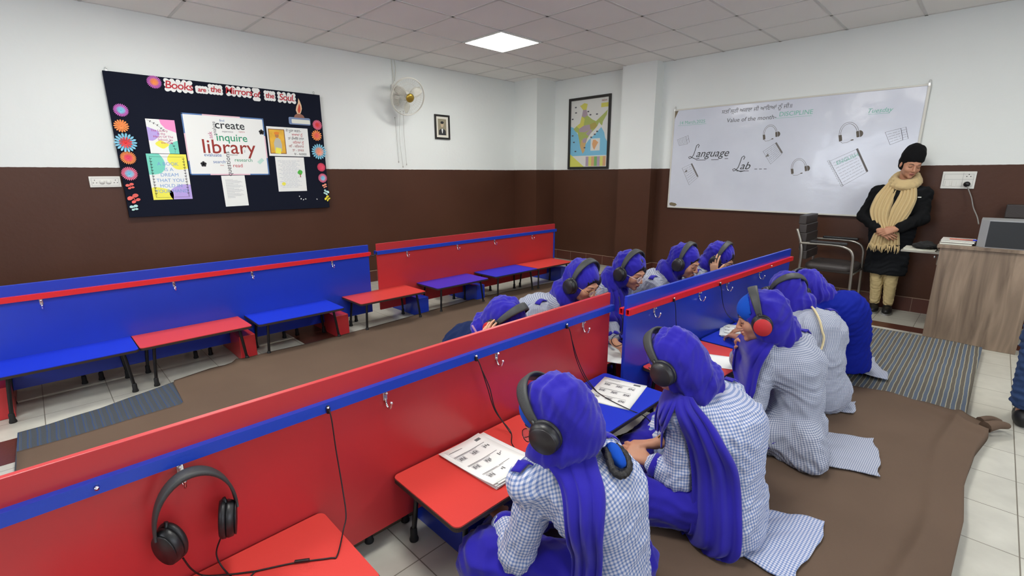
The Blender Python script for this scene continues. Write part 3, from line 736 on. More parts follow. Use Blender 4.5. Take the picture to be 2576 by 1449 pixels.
patch(t,[(-.15,-.1),(-.155,-.02),(-.14,.02),(-.125,.035),(-.105,.035),(-.085,.02),(-.075,-.03),(-.08,-.1)],mat('pale_shirt_paint',(190,190,176),.8),.0016,'painted_figure'); patch(t,blob2(.04,.05,2,.04,16,-.117,.06),mat('tan_paint',(190,130,80),.8),.0016,'painted_face'); patch(t,blob2(.055,.03,2,.06,16,-.117,.083),mat('orange_paint',(232,140,50),.8),.0018,'painted_headcloth')
patch(t,[(-.15,-.12),(-.095,-.125),(-.085,-.07),(-.14,-.06)],YEL,.0018,'painted_book')
for k,(s,m_,x) in enumerate((('ਜੇ ਪੂਰਾ ਕਰਨ-',INKD,.06),('ਖ਼ੁਆਬਾਂ ਨੂੰ',REDI,.095),('ਤਾਂ ਰੱਖਿਓ ਨਾਲ',INKD,.08),('ਕਿਤਾਬਾਂ ਨੂੰ',REDI,.1),('ਕਿ - ਕਿਰਦਾਰ',BRNI,.075),('ਤਾ - ਤਾਕਤ',BRNI,.09),('ਬ - ਬਰਕਤ',INKD,.11))): text(s,x,.115-.04*k,.034,m_,t,.0014)
t,w_,h_=sheet('poster','handwritten poem sheet with a small tree and a sun drawn on it','poster',1.927,1.163,2.229,1.523)
b=bm_new()
for k in range(20): squig(b,-.125+.02*((k*7)%3),.1-.02*((k*5)%3),.14-.0145*k,.006,.0012,k,.001)
obj('handwriting',b,mat('blue_grey_ink',(110,130,160),.8),t)
patch(t,blob2(.05,.05,1,.12,18,.095,.02),mat('tree_green',(80,180,70),.8),.0016,'drawn_tree'); patch(t,[(.09,-.03),(.1,-.03),(.098,.01),(.093,.01)],BRNI,.0017,'drawn_trunk'); patch(t,blob2(.04,.035,1,.05,18,-.09,-.1),YEL,.0016,'drawn_sun')
for k,(x,z) in enumerate(((2.14,1.106),(2.155,1.078),(2.18,1.068),(2.205,1.075),(2.332,1.068))):
    t=wthing('paper_scrap','tiny torn white paper scrap left near the bottom right of the board','paper scrap','L',x,z,BO,group='torn paper scraps on the board'); b=bm_new(); prism(b,blob2(.012,.014,k,.3,9),0,.0008); obj('scrap',b,PAPER,t)
# ---- switch plates
def switch_plate(label,side,h,z,w_,h2,two=False):
    t=wthing('switch_plate',label,'switch board',side,h,z,0)
    b=bm_new(); box(b,(-w_/2,-h2/2,0),(w_/2,h2/2,.014),.004); obj('plate',b,WHITE,t)
    b=bm_new(); stroke(b,[(x,y) for x,y in rrect(w_*.86,h2*.7,.004,3)],.0012,.0145,True); obj('plate_groove',b,INK,t)
    return t
t=switch_plate('long white switch plate with two round sockets left of the notice board','L',.508,1.282,.212,.092)
for x in (-.022,.022):
    b=bm_new(); lathe(b,[(.0001,.014),(.019,.014),(.019,.019),(.0001,.019)],'z',20,Matrix.Translation((x,0,0))); obj('round_switch',b,WHITE,t)
for x in (-.07,.07):
    b=bm_new()
    for a,c in ((0,.014),(-.011,-.008),(.011,-.008)): lathe(b,[(.0001,.0142),(.0035,.0142),(.0035,.0152),(.0001,.0152)],'z',8,Matrix.Translation((x+a,c,0)))
    obj('socket_holes',b,INKD,t)
t=switch_plate('white switch board with a black plug, right of the standing woman','R',.268,1.27,.228,.152)
for x in (-.07,-.025):
    b=bm_new(); box(b,(x-.016,-.055,.014),(x+.016,-.008,.018),.002); obj('rocker_switch',b,WHITE,t)
b=bm_new(); stroke(b,[(-.1,.006),(.1,.006)],.0012,.0146); stroke(b,[(.028,-.065),(.028,.065)],.0012,.0146); obj('plate_seam',b,INK,t)
b=bm_new()
for q in ((.065,.05),(.052,.032),(.078,.032)): lathe(b,[(.0001,.0142),(.004,.0142),(.004,.0152),(.0001,.0152)],'z',8,Matrix.Translation((q[0],q[1],0)))
obj('socket_holes',b,INKD,t)
t=wthing('power_plug','black three-pin plug in the right wall switch board with a grey cord','plug','R',.205,1.235,.019)
b=bm_new(); lathe(b,[(.0001,-.003),(.022,-.003),(.024,.012),(.018,.03),(.0001,.034)],'z',16); obj('plug_body',b,BLK,t)
b=bm_new(); P=spline([(0,-.01,.022),(.02,-.05,.022),(.05,-.12,.03),(.075,-.2,.05),(.115,-.275,.16),(.135,-.33,.25)],8); tube(b,P,.0045,8); obj('power_cord',b,mat('grey_cable',(140,138,134),.5),t)
# ---- portrait
t=wthing('portrait_frame','small black framed portrait print of a man in a dark suit','picture','L',4.163,1.965,.003)
PW,PH=.252,.318
b=bm_new()
for lo,hi in (((-PW/2,-PH/2,0),(-PW/2+.024,PH/2,.018)),((PW/2-.024,-PH/2,0),(PW/2,PH/2,.018)),((-PW/2+.024,PH/2-.024,0),(PW/2-.024,PH/2,.018)),((-PW/2+.024,-PH/2,0),(PW/2-.024,-PH/2+.024,.018))): box(b,lo,hi,.002)
obj('frame',b,mat('dark_frame',(30,26,24),.4),t)
b=bm_new(); box(b,(-PW/2+.02,-PH/2+.02,.001),(PW/2-.02,PH/2-.02,.006)); obj('mount',b,mat('ivory_card',(226,222,208),.7),t)
patch(t,[(-.07,-.105),(.07,-.105),(.07,.105),(-.07,.105)],mat('sepia',(148,140,116),.7),.006,'print'); patch(t,blob2(.05,.068,2,.03,20,0,.03),mat('sepia_light',(196,176,146),.7),.0064,'face'); patch(t,blob2(.054,.036,2,.05,20,0,.058),INKD,.0067,'hair')
patch(t,[(-.06,-.104),(-.055,-.045),(-.02,-.02),(.02,-.02),(.055,-.045),(.06,-.104)],mat('suit_print',(46,46,50),.7),.0064,'suit'); patch(t,[(-.014,-.022),(.014,-.022),(.004,-.08),(-.004,-.08)],PAPER,.0068,'shirt')
# ---- map of India
t=wthing('framed_map','tall black framed coloured map of India between corner and pillar','map','R',4.386,1.918,.003)
PW,PH=.742,1.02
b=bm_new()
for lo,hi in (((-PW/2,-PH/2,0),(-PW/2+.036,PH/2,.022)),((PW/2-.036,-PH/2,0),(PW/2,PH/2,.022)),((-PW/2+.036,PH/2-.036,0),(PW/2-.036,PH/2,.022)),((-PW/2+.036,-PH/2,0),(PW/2-.036,-PH/2+.036,.022))): box(b,lo,hi,.003)
obj('frame',b,mat('dark_frame',(30,26,24),.4),t)
mw,mh=PW-.068,PH-.068
def mp(P): return [(-mw/2+u*mw,-mh/2+(v)*mh) for u,v in P]
def mshape(P,m,k,name): patch(t,mp(P),m,.004+.0004*k,name)
mshape([(0,0),(1,0),(1,1),(0,1)],mat('map_paper',(214,214,208),.5),0,'map_sheet')
mshape([(0,.17),(1,.17),(1,.35),(.93,.42),(.9,.5),(.82,.58),(.76,.54),(.7,.5),(.5,.4),(.4,.32),(.2,.5),(.08,.6),(0,.62)],mat('map_sea',(120,184,212),.5),1,'sea')
mshape([(.16,.62),(.26,.66),(.3,.76),(.33,.85),(.27,.92),(.36,.95),(.45,.93),(.42,.85),(.46,.76),(.58,.70),(.68,.67),(.74,.70),(.9,.78),(.97,.82),(.95,.75),(.86,.66),(.84,.60),(.8,.62),(.76,.65),(.72,.60),(.66,.56),(.55,.5),(.46,.42),(.42,.33),(.4,.24),(.35,.2),(.28,.3),(.24,.42),(.2,.52),(.14,.54),(.08,.58)],mat('map_green',(164,176,96),.5),2,'india')
mshape([(.24,.92),(.27,.92),(.36,.95),(.45,.93),(.42,.85),(.33,.85)],mat('map_yellow',(206,200,92),.5),3,'state')
mshape([(.3,.76),(.33,.85),(.42,.85),(.46,.77),(.38,.74)],mat('map_mauve',(168,150,160),.5),3,'state')
mshape([(.16,.62),(.26,.66),(.3,.76),(.38,.72),(.36,.62),(.24,.58)],mat('map_yellow',(206,200,92),.5),4,'state')
mshape([(.24,.58),(.36,.62),(.52,.63),(.54,.56),(.4,.52),(.24,.53)],mat('map_mauve',(168,150,160),.5),4,'state')
mshape([(.54,.56),(.52,.63),(.66,.66),(.72,.60),(.66,.56)],mat('map_olive',(170,156,80),.5),3,'state')
mshape([(.42,.5),(.54,.56),(.6,.54),(.5,.46)],mat('map_mauve',(168,150,160),.5),5,'state')
mshape([(.28,.3),(.3,.4),(.4,.42),(.42,.33),(.4,.24),(.35,.2)],mat('map_ochre',(200,164,110),.5),3,'state')
mshape([(.34,.42),(.42,.44),(.46,.42),(.42,.36),(.34,.37)],mat('map_mauve',(168,150,160),.5),6,'state')
mshape([(.56,.24),(.8,.24),(.8,.42),(.56,.42)],mat('map_paper',(214,214,208),.5),3,'inset_panel'); mshape([(.6,.34),(.62,.4),(.68,.4),(.76,.36),(.7,.3),(.66,.25),(.62,.29)],mat('map_orange',(214,160,110),.5),4,'inset_map')
mshape([(0,0),(0,.2),(.4,.0)],mat('map_lime',(208,206,96),.5),4,'legend_wedge')
for k in range(7): mshape([(.44+.075*k,.01),(.515+.075*k,.01),(.515+.075*k,.155),(.44+.075*k,.155)],mat('map_legend_%d'%(k%4),((168,150,170),(206,206,110),(206,160,120),(120,170,100))[k%4],.5),4,'legend_band')
mshape([(.8,.86),(.98,.86),(.98,.92),(.8,.92)],mat('map_yellow',(206,200,92),.5),3,'title_band')
text('INDIA',mw*.38,mh*.455,.034,BRNI,t,.0062)
b=bm_new()
rr=random.Random(5)
for u,v in ((.13,.9),(.14,.82),(.05,.73),(.47,.82),(.53,.77),(.7,.77),(.06,.48),(.1,.38),(.15,.24),(.4,.29),(.72,.52),(.66,.48),(.57,.44)):
    x,y=mp([(u,v)])[0]; box(b,(x-.016,y-.009,.0055),(x+.016,y+.009,.006))
obj('map_icons',b,mat('map_icon',(84,84,90),.6),t)
# ---- white board
wb=wthing('white_board','large white marker board with Language Lab and drawings of headphones','white board','R',3.058,.903,.03)
WBW,WBH=2.476,1.22
def m_wb():
    g=NT('board_enamel'); tc=g.n('ShaderNodeTexCoord'); n=g.n('ShaderNodeTexNoise'); n.inputs['Scale'].default_value=2.2; n.inputs['Detail'].default_value=5; g.l(tc.outputs['Object'],n.inputs['Vector'])
    g.l(g.mix(n.outputs['Fac'],lin((196,200,212)),lin((222,226,236))),g.b.inputs['Base Color']); g.b.inputs['Roughness'].default_value=.13; bp=g.n('ShaderNodeBump'); bp.inputs['Strength'].default_value=.5; bp.inputs['Distance'].default_value=.02; g.l(n.outputs['Fac'],bp.inputs['Height']); g.l(bp.outputs[0],g.b.inputs['Normal']); return g.m
b=bm_new(); box(b,(.01,.01,-.018),(WBW-.01,WBH-.01,0)); obj('writing_surface',b,m_wb(),wb)
b=bm_new()
for lo,hi in (((0,0,-.022),(.016,WBH,.006)),((WBW-.02,0,-.022),(WBW,WBH,.006)),((.016,WBH-.016,-.022),(WBW-.02,WBH,.006)),((.016,0,-.022),(WBW-.02,.016,.006))): box(b,lo,hi,.003)
obj('frame',b,mat('cream_metal',(206,204,194),.35),wb)
for hx in (.012,WBW-.012):
    b=bm_new(); box(b,(hx-.009,WBH-.02,-.01),(hx+.009,WBH+.01,.008),.002); tube(b,[(hx+.008*math.cos(a),WBH+.022+.014*math.sin(a),-.01) for a in [2*PI*k/12 for k in range(12)]],.003,6,True); obj('hanger',b,ALU,wb)
def wbx(y,z): return (3.058-y,z-.903)
GRYI=mat('marker_grey',(92,94,98),.6); PCL=mat('marker_black',(52,52,54),.6); MGR=mat('marker_green',(120,186,168),.6)
def wtext(s,y,z,size,m,rot=0,**k): x,yy=wbx(y,z); text(s,x,yy,size,m,wb,.0006,rot,**k)
wtext('anguage',2.53,1.575,.125,PCL,shear=.35); wtext('ab',2.13,1.42,.12,PCL,shear=.35)
def wdraw(name,fn,m): b=bm_new(); fn(b); return obj(name,b,m,wb)
def Lcap(b,x,y,s):
    stroke(b,[(x+p[0]*s,y+p[1]*s) for p in [(.55,.75),(.62,.92),(.55,1.0),(.42,.9),(.35,.6),(.25,.25),(.1,.05),(-.05,.0),(-.12,.1),(0,.16),(.2,.05),(.45,-.05),(.7,.02)]],.008)
def dl(b):
    x,y=wbx(2.80,1.52); Lcap(b,x,y,.17); x,y=wbx(2.245,1.365); Lcap(b,x,y,.17)
    for ya,yb,z in ((2.72,2.60,1.50),(2.53,2.44,1.50),(2.37,2.33,1.51),(2.22,2.08,1.365),(2.02,1.99,1.385),(1.97,1.94,1.385),(1.92,1.89,1.385)):
        p,q=wbx(ya,z),wbx(yb,z); stroke(b,[p,q],.006)
wdraw('marker_line',dl,PCL)
wtext('Value of the month-',2.12,1.94,.066,GRYI,shear=.1); wtext('DISCIPLINE',1.665,1.962,.066,MGR,shear=.05); wtext('14 March,2025',2.81,1.955,.055,MGR); wtext('Tuesday',.935,1.925,.06,MGR,shear=.3)
wtext('ਸਤਿ ਸ਼੍ਰੀ ਅਕਾਲ ਜੀ ਆਇਆਂ ਨੂੰ ਜੀ॥',2.08,2.04,.06,GRYI,shear=.1)
for a_,c_,z_ in ((2.99,2.63,1.925),(1.86,1.51,1.925),(1.02,.85,1.895)): wdraw('marker_underline',lambda b:stroke(b,[wbx(a_,z_),wbx(c_,z_)],.003),MGR)
def headset(y0,z0,s,rot=0):
    def f(b):
        ox,oy=wbx(y0,z0); c,sn=math.cos(rot),math.sin(rot)
        T=lambda P:[(ox+(x*c-yy*sn)*s,oy+(x*sn+yy*c)*s) for x,yy in P]
        stroke(b,T(arc(0,0,.075,.105,0,180)),.003*1); stroke(b,T(arc(0,0,.062,.09,0,180)),.003)
        for sx in (-1,1):
            prism(b,T(rrect(.022,.055,.005,3,sx*.066,-.02)),0,.0006); prism(b,T(arc(sx*.08,-.02,.026,.03,-90*sx-0,90*sx,10)),0,.0007)
        stroke(b,T([(-.07,-.05),(-.055,-.07),(-.02,-.072),(.012,-.062)]),.003); prism(b,T(rrect(.022,.01,.004,2,.02,-.06)),0,.0008)
    wdraw('headset_drawing',f,mat('marker_taupe',(92,84,74),.6))
headset(1.895,1.762,.95,R(10)); headset(1.155,1.72,1.1,R(12)); headset(1.565,1.39,.98,R(12))
def page(pts,seed,m,spine=False,nl=8):
    P=[Vector(wbx(*p)) for p in pts]
    def f(b):
        stroke(b,[tuple(p) for p in P],.0035,0,True)
        for k in range(1,nl):
            v=k/nl; a=P[0].lerp(P[3],v); c=P[1].lerp(P[2],v); d=(c-a); L=d.length; ang=math.atan2(d.y,d.x)
            ca,sa=math.cos(-ang),math.sin(-ang); la=(a.x*ca-a.y*sa,a.x*sa+a.y*ca); squig(b,la[0]+.08*L,la[0]+L*.9,la[1],.007,.002,seed+k,ang=ang)
    wdraw('book_drawing',f,m)
page([(2.988,1.755),(2.875,1.79),(2.85,1.70),(2.956,1.684)],1,GRYI,nl=5); page([(2.875,1.79),(2.851,1.806),(2.825,1.72),(2.85,1.70)],4,GRYI,nl=2)
page([(2.894,1.405),(2.776,1.457),(2.673,1.297),(2.784,1.197)],11,GRYI,nl=8); page([(1.948,1.578),(1.826,1.664),(1.746,1.552),(1.854,1.437)],21,GRYI,nl=8)
page([(1.288,1.456),(1.068,1.57),(.949,1.349),(1.138,1.211)],31,GRYI,nl=9); page([(.861,1.718),(.745,1.747),(.715,1.64),(.806,1.60)],41,GRYI,nl=5); page([(.745,1.747),(.709,1.757),(.676,1.649),(.715,1.64)],47,GRYI,nl=5)
for A_,B_ in (((1.068,1.575),(.952,1.35)),((2.776,1.46),(2.68,1.30)),((1.826,1.667),(1.75,1.555))): wdraw('spine_drawing',lambda b:stroke(b,[wbx(*A_),wbx(*B_)],.018),mat('marker_soft',(120,116,114),.6))
def bars(b):
    for k in range(11):
        v=k/10; y_,z_=1.288*(1-v)+1.138*v,1.456*(1-v)+1.211*v; x,yy=wbx(y_,z_); stroke(b,arc(x-.008,yy,.012,.009,20,330,8),.0025)
    for y_,z_ in ((2.84,1.37),(1.90,1.535)): x,yy=wbx(y_,z_); prism(b,[(x-.02,yy-.02),(x+.02,yy-.01),(x+.005,yy+.02)],0,.0006)
wdraw('drawing_detail',bars,mat('marker_soft',(120,116,114),.6)); wtext('ENGLISH',1.135,1.475,.05,MGR,R(26))
patchm=mat('chipped_board',(120,108,84),.8)
for P in ([(.03,.03),(.10,.02),(.13,.04),(.11,.06),(.05,.07),(.025,.06)],[(.018,WBH-.11),(.018,WBH-.02),(.06,WBH-.018)]):
    b=bm_new(); prism(b,P,0,.0008); obj('chipped_corner',b,patchm,wb)
t=wthing('marker_stub','short brown marker stub resting on the lower rim of the white board','marker','R',.99,.932,.016)
b=bm_new(); lathe(b,[(.0001,-.045),(.008,-.045),(.009,-.03),(.009,.03),(.006,.045),(.0001,.046)],'x',10); obj('marker_body',b,mat('tan_plastic',(150,126,92),.6),t)
# ---- wall fan
fan=thing('wall_fan','white wall-mounted fan with brass hub and hanging pull cords','fan',(3.45,Y1,2.30))
CREAM=mat('cream_plastic',(214,212,202),.4)
b=bm_new(); box(b,(-.05,-.03,-.12),(.05,0,.12),.012); tube(b,spline([(0,-.02,-.02),(0,-.1,-.04),(.005,-.16,-.02)],6),.022,12); obj('wall_bracket',b,CREAM,fan)
hub=Vector((.02,-.26,-.045)); fd=Vector((-.10,-.86,-.32)).normalized()
s_,t_=frame_axes(fd); MF=Matrix.Translation(hub)@Matrix((s_,t_,fd)).transposed().to_4x4()
b=bm_new(); lathe(b,[(.0001,-.16),(.04,-.155),(.058,-.12),(.06,-.05),(.045,-.02),(.0001,-.018)],'z',24,MF); obj('motor_housing',b,CREAM,fan,True)
b=bm_new()
def ringp(r,h,n=40): return [MF@Vector((r*math.cos(2*PI*k/n),r*math.sin(2*PI*k/n),h)) for k in range(n)]
tube(b,ringp(.218,.0),.0075,8,True); tube(b,ringp(.214,.018),.005,8,True)
for r_,h in ((.15,.045),(.09,.058),(.15,-.05)): tube(b,ringp(r_,h),.0014,5,True)
for k in range(44):
    a=2*PI*k/44; c,s2=math.cos(a),math.sin(a)
    tube(b,[MF@Vector((r_*c,r_*s2,h)) for r_,h in ((.05,.062),(.1,.058),(.15,.045),(.19,.028),(.217,.004))],.0011,4)
    tube(b,[MF@Vector((r_*c,r_*s2,h)) for r_,h in ((.06,-.07),(.12,-.062),(.17,-.045),(.217,0))],.0011,4)
obj('cage',b,CREAM,fan)
for k in range(3):
    b=bm_new(); G=[]
    for i in range(9):
        row=[]
        for j in range(7):
            r_=.03+.165*i/8; wd=(.25+.55*math.sin(PI*min(1,(i+1.5)/9)))*1.15; a=2*PI*k/3+.5+wd*(j/6-.5)
            row.append(b.verts.new(MF@Vector((r_*math.cos(a),r_*math.sin(a),.0+.045*(j/6-.5)))))
        G.append(row)
    for i in range(8):
        for j in range(6): b.faces.new((G[i][j],G[i+1][j],G[i+1][j+1],G[i][j+1])).smooth=True
    o=obj('blade',b,mat('fan_blade',(206,204,192),.35),fan); md=o.modifiers.new('t','SOLIDIFY'); md.thickness=.002
b=bm_new(); lathe(b,[(.0001,-.02),(.03,-.02),(.028,.01),(.0001,.012)],'z',20,MF); obj('blade_hub',b,CREAM,fan)
b=bm_new(); lathe(b,[(.0001,.058),(.05,.058),(.052,.066),(.03,.074),(.0001,.076)],'z',28,MF); obj('cage_badge',b,mat('brass',(190,160,70),.3,.8),fan)
b=bm_new(); tube(b,spline([(-.02,-.006,.41),(-.015,-.008,.3),(-.01,-.02,.18),(-.03,-.02,.1)],6),.005,6); obj('feed_wire',b,CREAM,fan)
b=bm_new(); tube(b,spline([(.02,-.006,.41),(.03,-.01,.3),(.0,-.02,.16)],6),.004,6); obj('feed_wire',b,CREAM,fan)
for P in (((.03,-.06,-.2),(.02,-.03,-.5),(.055,-.02,-.86)),((.075,-.06,-.19),(.09,-.03,-.5),(.11,-.02,-.83)),((-.02,-.012,-.27),(-.01,-.012,-.5),(.0,-.012,-.8))):
    b=bm_new(); tube(b,spline(P,8),.0022,5); lathe(b,[(.0001,-.018),(.006,-.012),(.006,.004),(.0001,.008)],'z',8,Matrix.Translation(P[2])); lathe(b,[(.0001,-.006),(.006,-.002),(.006,.004),(.0001,.008)],'z',8,Matrix.Translation(P[0])); obj('pull_cord',b,mat('cord_grey',(170,168,160),.7),fan)

# ================================================================== PEOPLE
A=lambda *v: np.array(v,float)
def unit(v): v=np.array(v,float); return v/np.linalg.norm(v)
def head_frame(face,roll=0,up=(0,0,1)):
    f=unit(face); s=unit(np.cross(f,up)); u=np.cross(s,f)      # s = person's right
    if roll: c,q=math.cos(roll),math.sin(roll); s,u=c*s+q*u,-q*s+c*u
    return s,f,u
def HP(c,fr,a,b,d,k=1.0): return c+k*(a*fr[0]+b*fr[1]+d*fr[2])
def head_sdf(v,c,fr,k=1.0,ears=True):
    P=lambda a,b,d: HP(c,fr,a,b,d,k); S=lambda *r:[x*k for x in r]; X=fr
    v.ell(P(0,-.012,.03),S(.073,.09,.082),X,.01); v.ell(P(0,.028,-.03),S(.059,.06,.076),X,.02); v.ell(P(0,.038,-.074),S(.042,.043,.034),X,.02)
    v.ell(P(0,.078,-.098),S(.017,.014,.014),X,.02)
    for q in (-1,1):
        v.ell(P(q*.036,.060,-.034),S(.022,.022,.022),X,.02)
        v.ell(P(q*.031,.098,-.002),S(.016,.014,.011),X,.012,neg=True)
        v.ell(P(q*.031,.0745,-.004),S(.0145,.0125,.0105),X,.004)
        if ears: v.ell(P(q*.074,-.005,-.01),S(.008,.017,.03),X,.006)
    v.cone(P(-.032,.081,.014),P(.032,.081,.014),.011*k,.011*k,.012)
    v.cone(P(0,.088,.004),P(0,.107,-.034),.0065*k,.0105*k,.008)
    for q in (-1,1): v.ell(P(q*.011,.098,-.038),S(.0075,.010,.007),X,.005)
    v.ell(P(0,.091,-.063),S(.021,.009,.006),X,.005); v.ell(P(0,.089,-.073),S(.018,.0085,.0075),X,.005)
def face_bits(parent,c,fr,k,o,closed=True):
    P=lambda a,b,d: HP(c,fr,a,b,d,k)-o
    for q in (-1,1):
        b=bm_new(); tube(b,[P(q*x,y,z) for x,y,z in ((.014,.0955,.017),(.026,.0945,.0225),(.038,.086,.021),(.047,.074,.014))],[.0016*k,.0026*k,.0024*k,.001*k],6); obj('eyebrow',b,BROW,parent)
        b=bm_new(); 
        if closed: tube(b,[P(q*x,y,z) for x,y,z in ((.0175,.0815,-.006),(.025,.0868,-.0095),(.033,.0872,-.0105),(.041,.0815,-.008),(.046,.0755,-.005))],[.0008*k,.0016*k,.0018*k,.0016*k,.0008*k],6); obj('eyelash',b,BROW,parent)
        else:
            lathe(b,[(.0001,-.003),(.006*k,-.002),(.0065*k,0),(.0001,.0015)],'z',12,Matrix.Translation(Vector(P(q*.031,.0865,-.004)))@Matrix(tuple(zip(*[tuple(fr[0]),tuple(fr[2]),tuple(fr[1])]))).to_4x4()); obj('eye',b,BROW,parent)
    V=Vol(P(0,.09,-.068)-.04,P(0,.09,-.068)+.04,.0022); V.ell(P(0,.0925,-.0635),[.0205*k,.009*k,.0045*k],fr,.003); V.ell(P(0,.0905,-.0715),[.0175*k,.009*k,.0055*k],fr,.003); sdf_obj('lips',V,LIPS,parent)
def hand_sdf(v,w,d,n,th,k=1.0,curl=(.3,.35,.4,.45),spread=.12,thumb=.6,tcurl=.3):
    "w wrist, d direction to the fingers, n palm normal (fingers curl towards it), th thumb side"
    d=unit(d); n=unit(n-d*np.dot(n,d)) if True else n; t=unit(np.cross(d,n)); 
    if np.dot(t,th)<0: t=-t
    P=lambda a,b,c: w+k*(a*d+b*t+c*n)
    v.cone(P(-.03,0,0),P(.02,0,0),.020*k,.021*k,.01,(n,1.25))
    for i,(x,l) in enumerate(((.028,.084),(.010,.088),(-.008,.085),(-.025,.078))):
        v.cone(P(.015,x*.6,0),P(l,x,0),.0125*k,.0105*k,.012)
    L=((.040,.024,.019),(.044,.028,.020),(.041,.026,.019),(.032,.019,.017))
    for i,(x,l) in enumerate(((.028,.084),(.010,.088),(-.008,.085),(-.025,.078))):
        p=P(l,x,0); a=spread*(1.5-i); dd=unit(d*math.cos(a)+t*math.sin(a)); c=curl[i]; ang=c
        for j in range(3):
            e=dd*math.cos(ang)+n*math.sin(ang); q=p+e*L[i][j]*k; v.cone(p,q,(.0088-.0008*j)*k,(.0082-.0009*j)*k,.003); p=q; ang+=c*1.1
    p=P(.018,.02,.004); e=unit(d*math.cos(thumb)+t*math.sin(thumb)+n*.25); q=p+e*.042*k; v.cone(p,q,.0135*k,.0105*k,.008)
    e=unit(e+n*tcurl-t*tcurl*.4); p=q; q=p+e*.03*k; v.cone(p,q,.0100*k,.0092*k,.004); e=unit(e+n*tcurl-t*tcurl*.5); v.cone(q,q+e*.024*k,.0092*k,.0075*k,.003)
def samp(v,p):
    q=(np.array(p)-v.lo)/v.h; q=np.clip(q,0,np.array(v.n)-1.001); i=q.astype(int); f=q-i; r=0
    for a in (0,1):
        for b in (0,1):
            for c in (0,1): r+=v.F[i[0]+a,i[1]+b,i[2]+c]*(f[0] if a else 1-f[0])*(f[1] if b else 1-f[1])*(f[2] if c else 1-f[2])
    return float(r)
def pushed(v,p,clr,it=5):
    "move a point of a loose cloth to the outside of the garment under it"
    p=np.array(p,float); e=.008
    for _ in range(it):
        d=samp(v,p)
        if d>=clr: break
        g=np.array([samp(v,p+A(*(e if j==i else 0 for j in range(3))))-samp(v,p-A(*(e if j==i else 0 for j in range(3)))) for i in range(3)]); n=np.linalg.norm(g)
        if n<1e-6: break
        p=p+g/n*min(clr-d,.05)
    return Vector(p)
LASTV=[None]
def fab_fn(axes):
    def fn(V):
        best=None; UV=None
        for a,b,ref,r0,bias in axes:
            a=np.array(a);b=np.array(b); ba=b-a; L=np.linalg.norm(ba); t=(V-a)@ba/L**2; tc=np.clip(t,0,1)
            q=V-a-tc[:,None]*ba; D=np.linalg.norm(q,axis=1)-bias; d=ba/L; e1=unit(ref-d*np.dot(ref,d)); e2=np.cross(d,e1)
            ang=np.arctan2(q@e2,-(q@e1)); u=ang*r0; v=t*L
            if best is None: best=D; UV=np.stack([u,v],1)
            else:
                m=D<best; UV[m]=np.stack([u,v],1)[m]; best=np.where(m,D,best)
        return UV
    return fn
# ---- headphones, built once in a head frame (x right, y face, z up)
BANDM=mat('grey_band',(52,54,54),.55,bump=.1,bscale=220)
def headphone_meshes():
    out=[]
    b=bm_new(); N=28; rings=[]
    for i in range(N+1):
        a=PI*i/N; x=-.108*math.cos(a); z=.010+.137*math.sin(a)**.9 if 0<i<N else .010
        rings.append((x,z))
    G=[]
    for i,(x,z) in enumerate(rings):
        wd=.009+.0125*max(0,math.sin(PI*i/N))**.7; nx,nz_=x/.108,(z)/.147; l=math.hypot(nx,nz_); nx/=l;nz_/=l; th=.0035+.002*math.sin(PI*i/N)
        G.append([b.verts.new((x+nx*s*th,y*wd,z+nz_*s*th)) for y,s in ((-1,-1),(-1,.6),(-.6,1),(.6,1),(1,.6),(1,-1))])
    for i in range(N):
        for k in range(6): b.faces.new((G[i][k],G[i][(k+1)%6],G[i+1][(k+1)%6],G[i+1][k])).smooth=True
    b.faces.new(G[0]);b.faces.new(list(reversed(G[-1]))); out.append(('headband',b,BANDM))
    for q in (-1,1):
        b=bm_new(); M=Matrix.Translation((q*.112,.0,-.014))@Matrix.Rotation(q*.12,4,'Y')@Matrix.Diagonal((1.05,1.06,1.2,1)); 
        lathe(b,[(.0001,q*.022),(.030,q*.021),(.038,q*.014),(.041,q*.002),(.040,-q*.004),(.0001,-q*.004)],'x',28,M); tube(b,[(q*.108,0,.012),(q*.113,0,.03),(q*.109,0,.045)],.006,8); out.append(('ear_cup',b,BLK))
        b=bm_new(); lathe(b,[(.0001,-q*.005),(.042,-q*.005),(.043,-q*.014),(.038,-q*.022),(.028,-q*.023),(.024,-q*.014),(.0001,-q*.013)],'x',28,M); out.append(('ear_pad',b,BLKS))
        b=bm_new(); lathe(b,[(.0001,q*.021),(.034,q*.0185),(.036,q*.0205),(.034,q*.0225),(.0001,q*.0245)],'x',28,M); out.append(('cup_cover',b,None))
    res=[]
    for n,b,m in out:
        me=bpy.data.meshes.new(n); b.to_mesh(me); b.free()
        if m: me.materials.append(m)
        res.append((n,me))
    return res
HPM=headphone_meshes()
DARKC=mat('dark_cup_cover',(40,36,38),.35); REDC=mat('red_cup_cover',(190,42,44),.5)
HPG='over-ear headphones worn by the girls'
def headphones(label,c,fr,k=1.0,tilt=0,cover=None,group=HPG):
    t=thing('headphones',label,'headphones',tuple(c),0,group)
    c_,s_=math.cos(tilt),math.sin(tilt); f2=fr[1]*c_-fr[2]*s_; u2=fr[1]*s_+fr[2]*c_
    M=Matrix(tuple(zip(tuple(fr[0]),tuple(f2),tuple(u2)))); t.rotation_euler=M.to_euler(); t.scale=(k,k,k)
    for n,me in HPM:
        if n=='cup_cover':
            me=me.copy(); me.materials.append(cover or DARKC)
        link(bpy.data.objects.new(n,me),t)
    return t
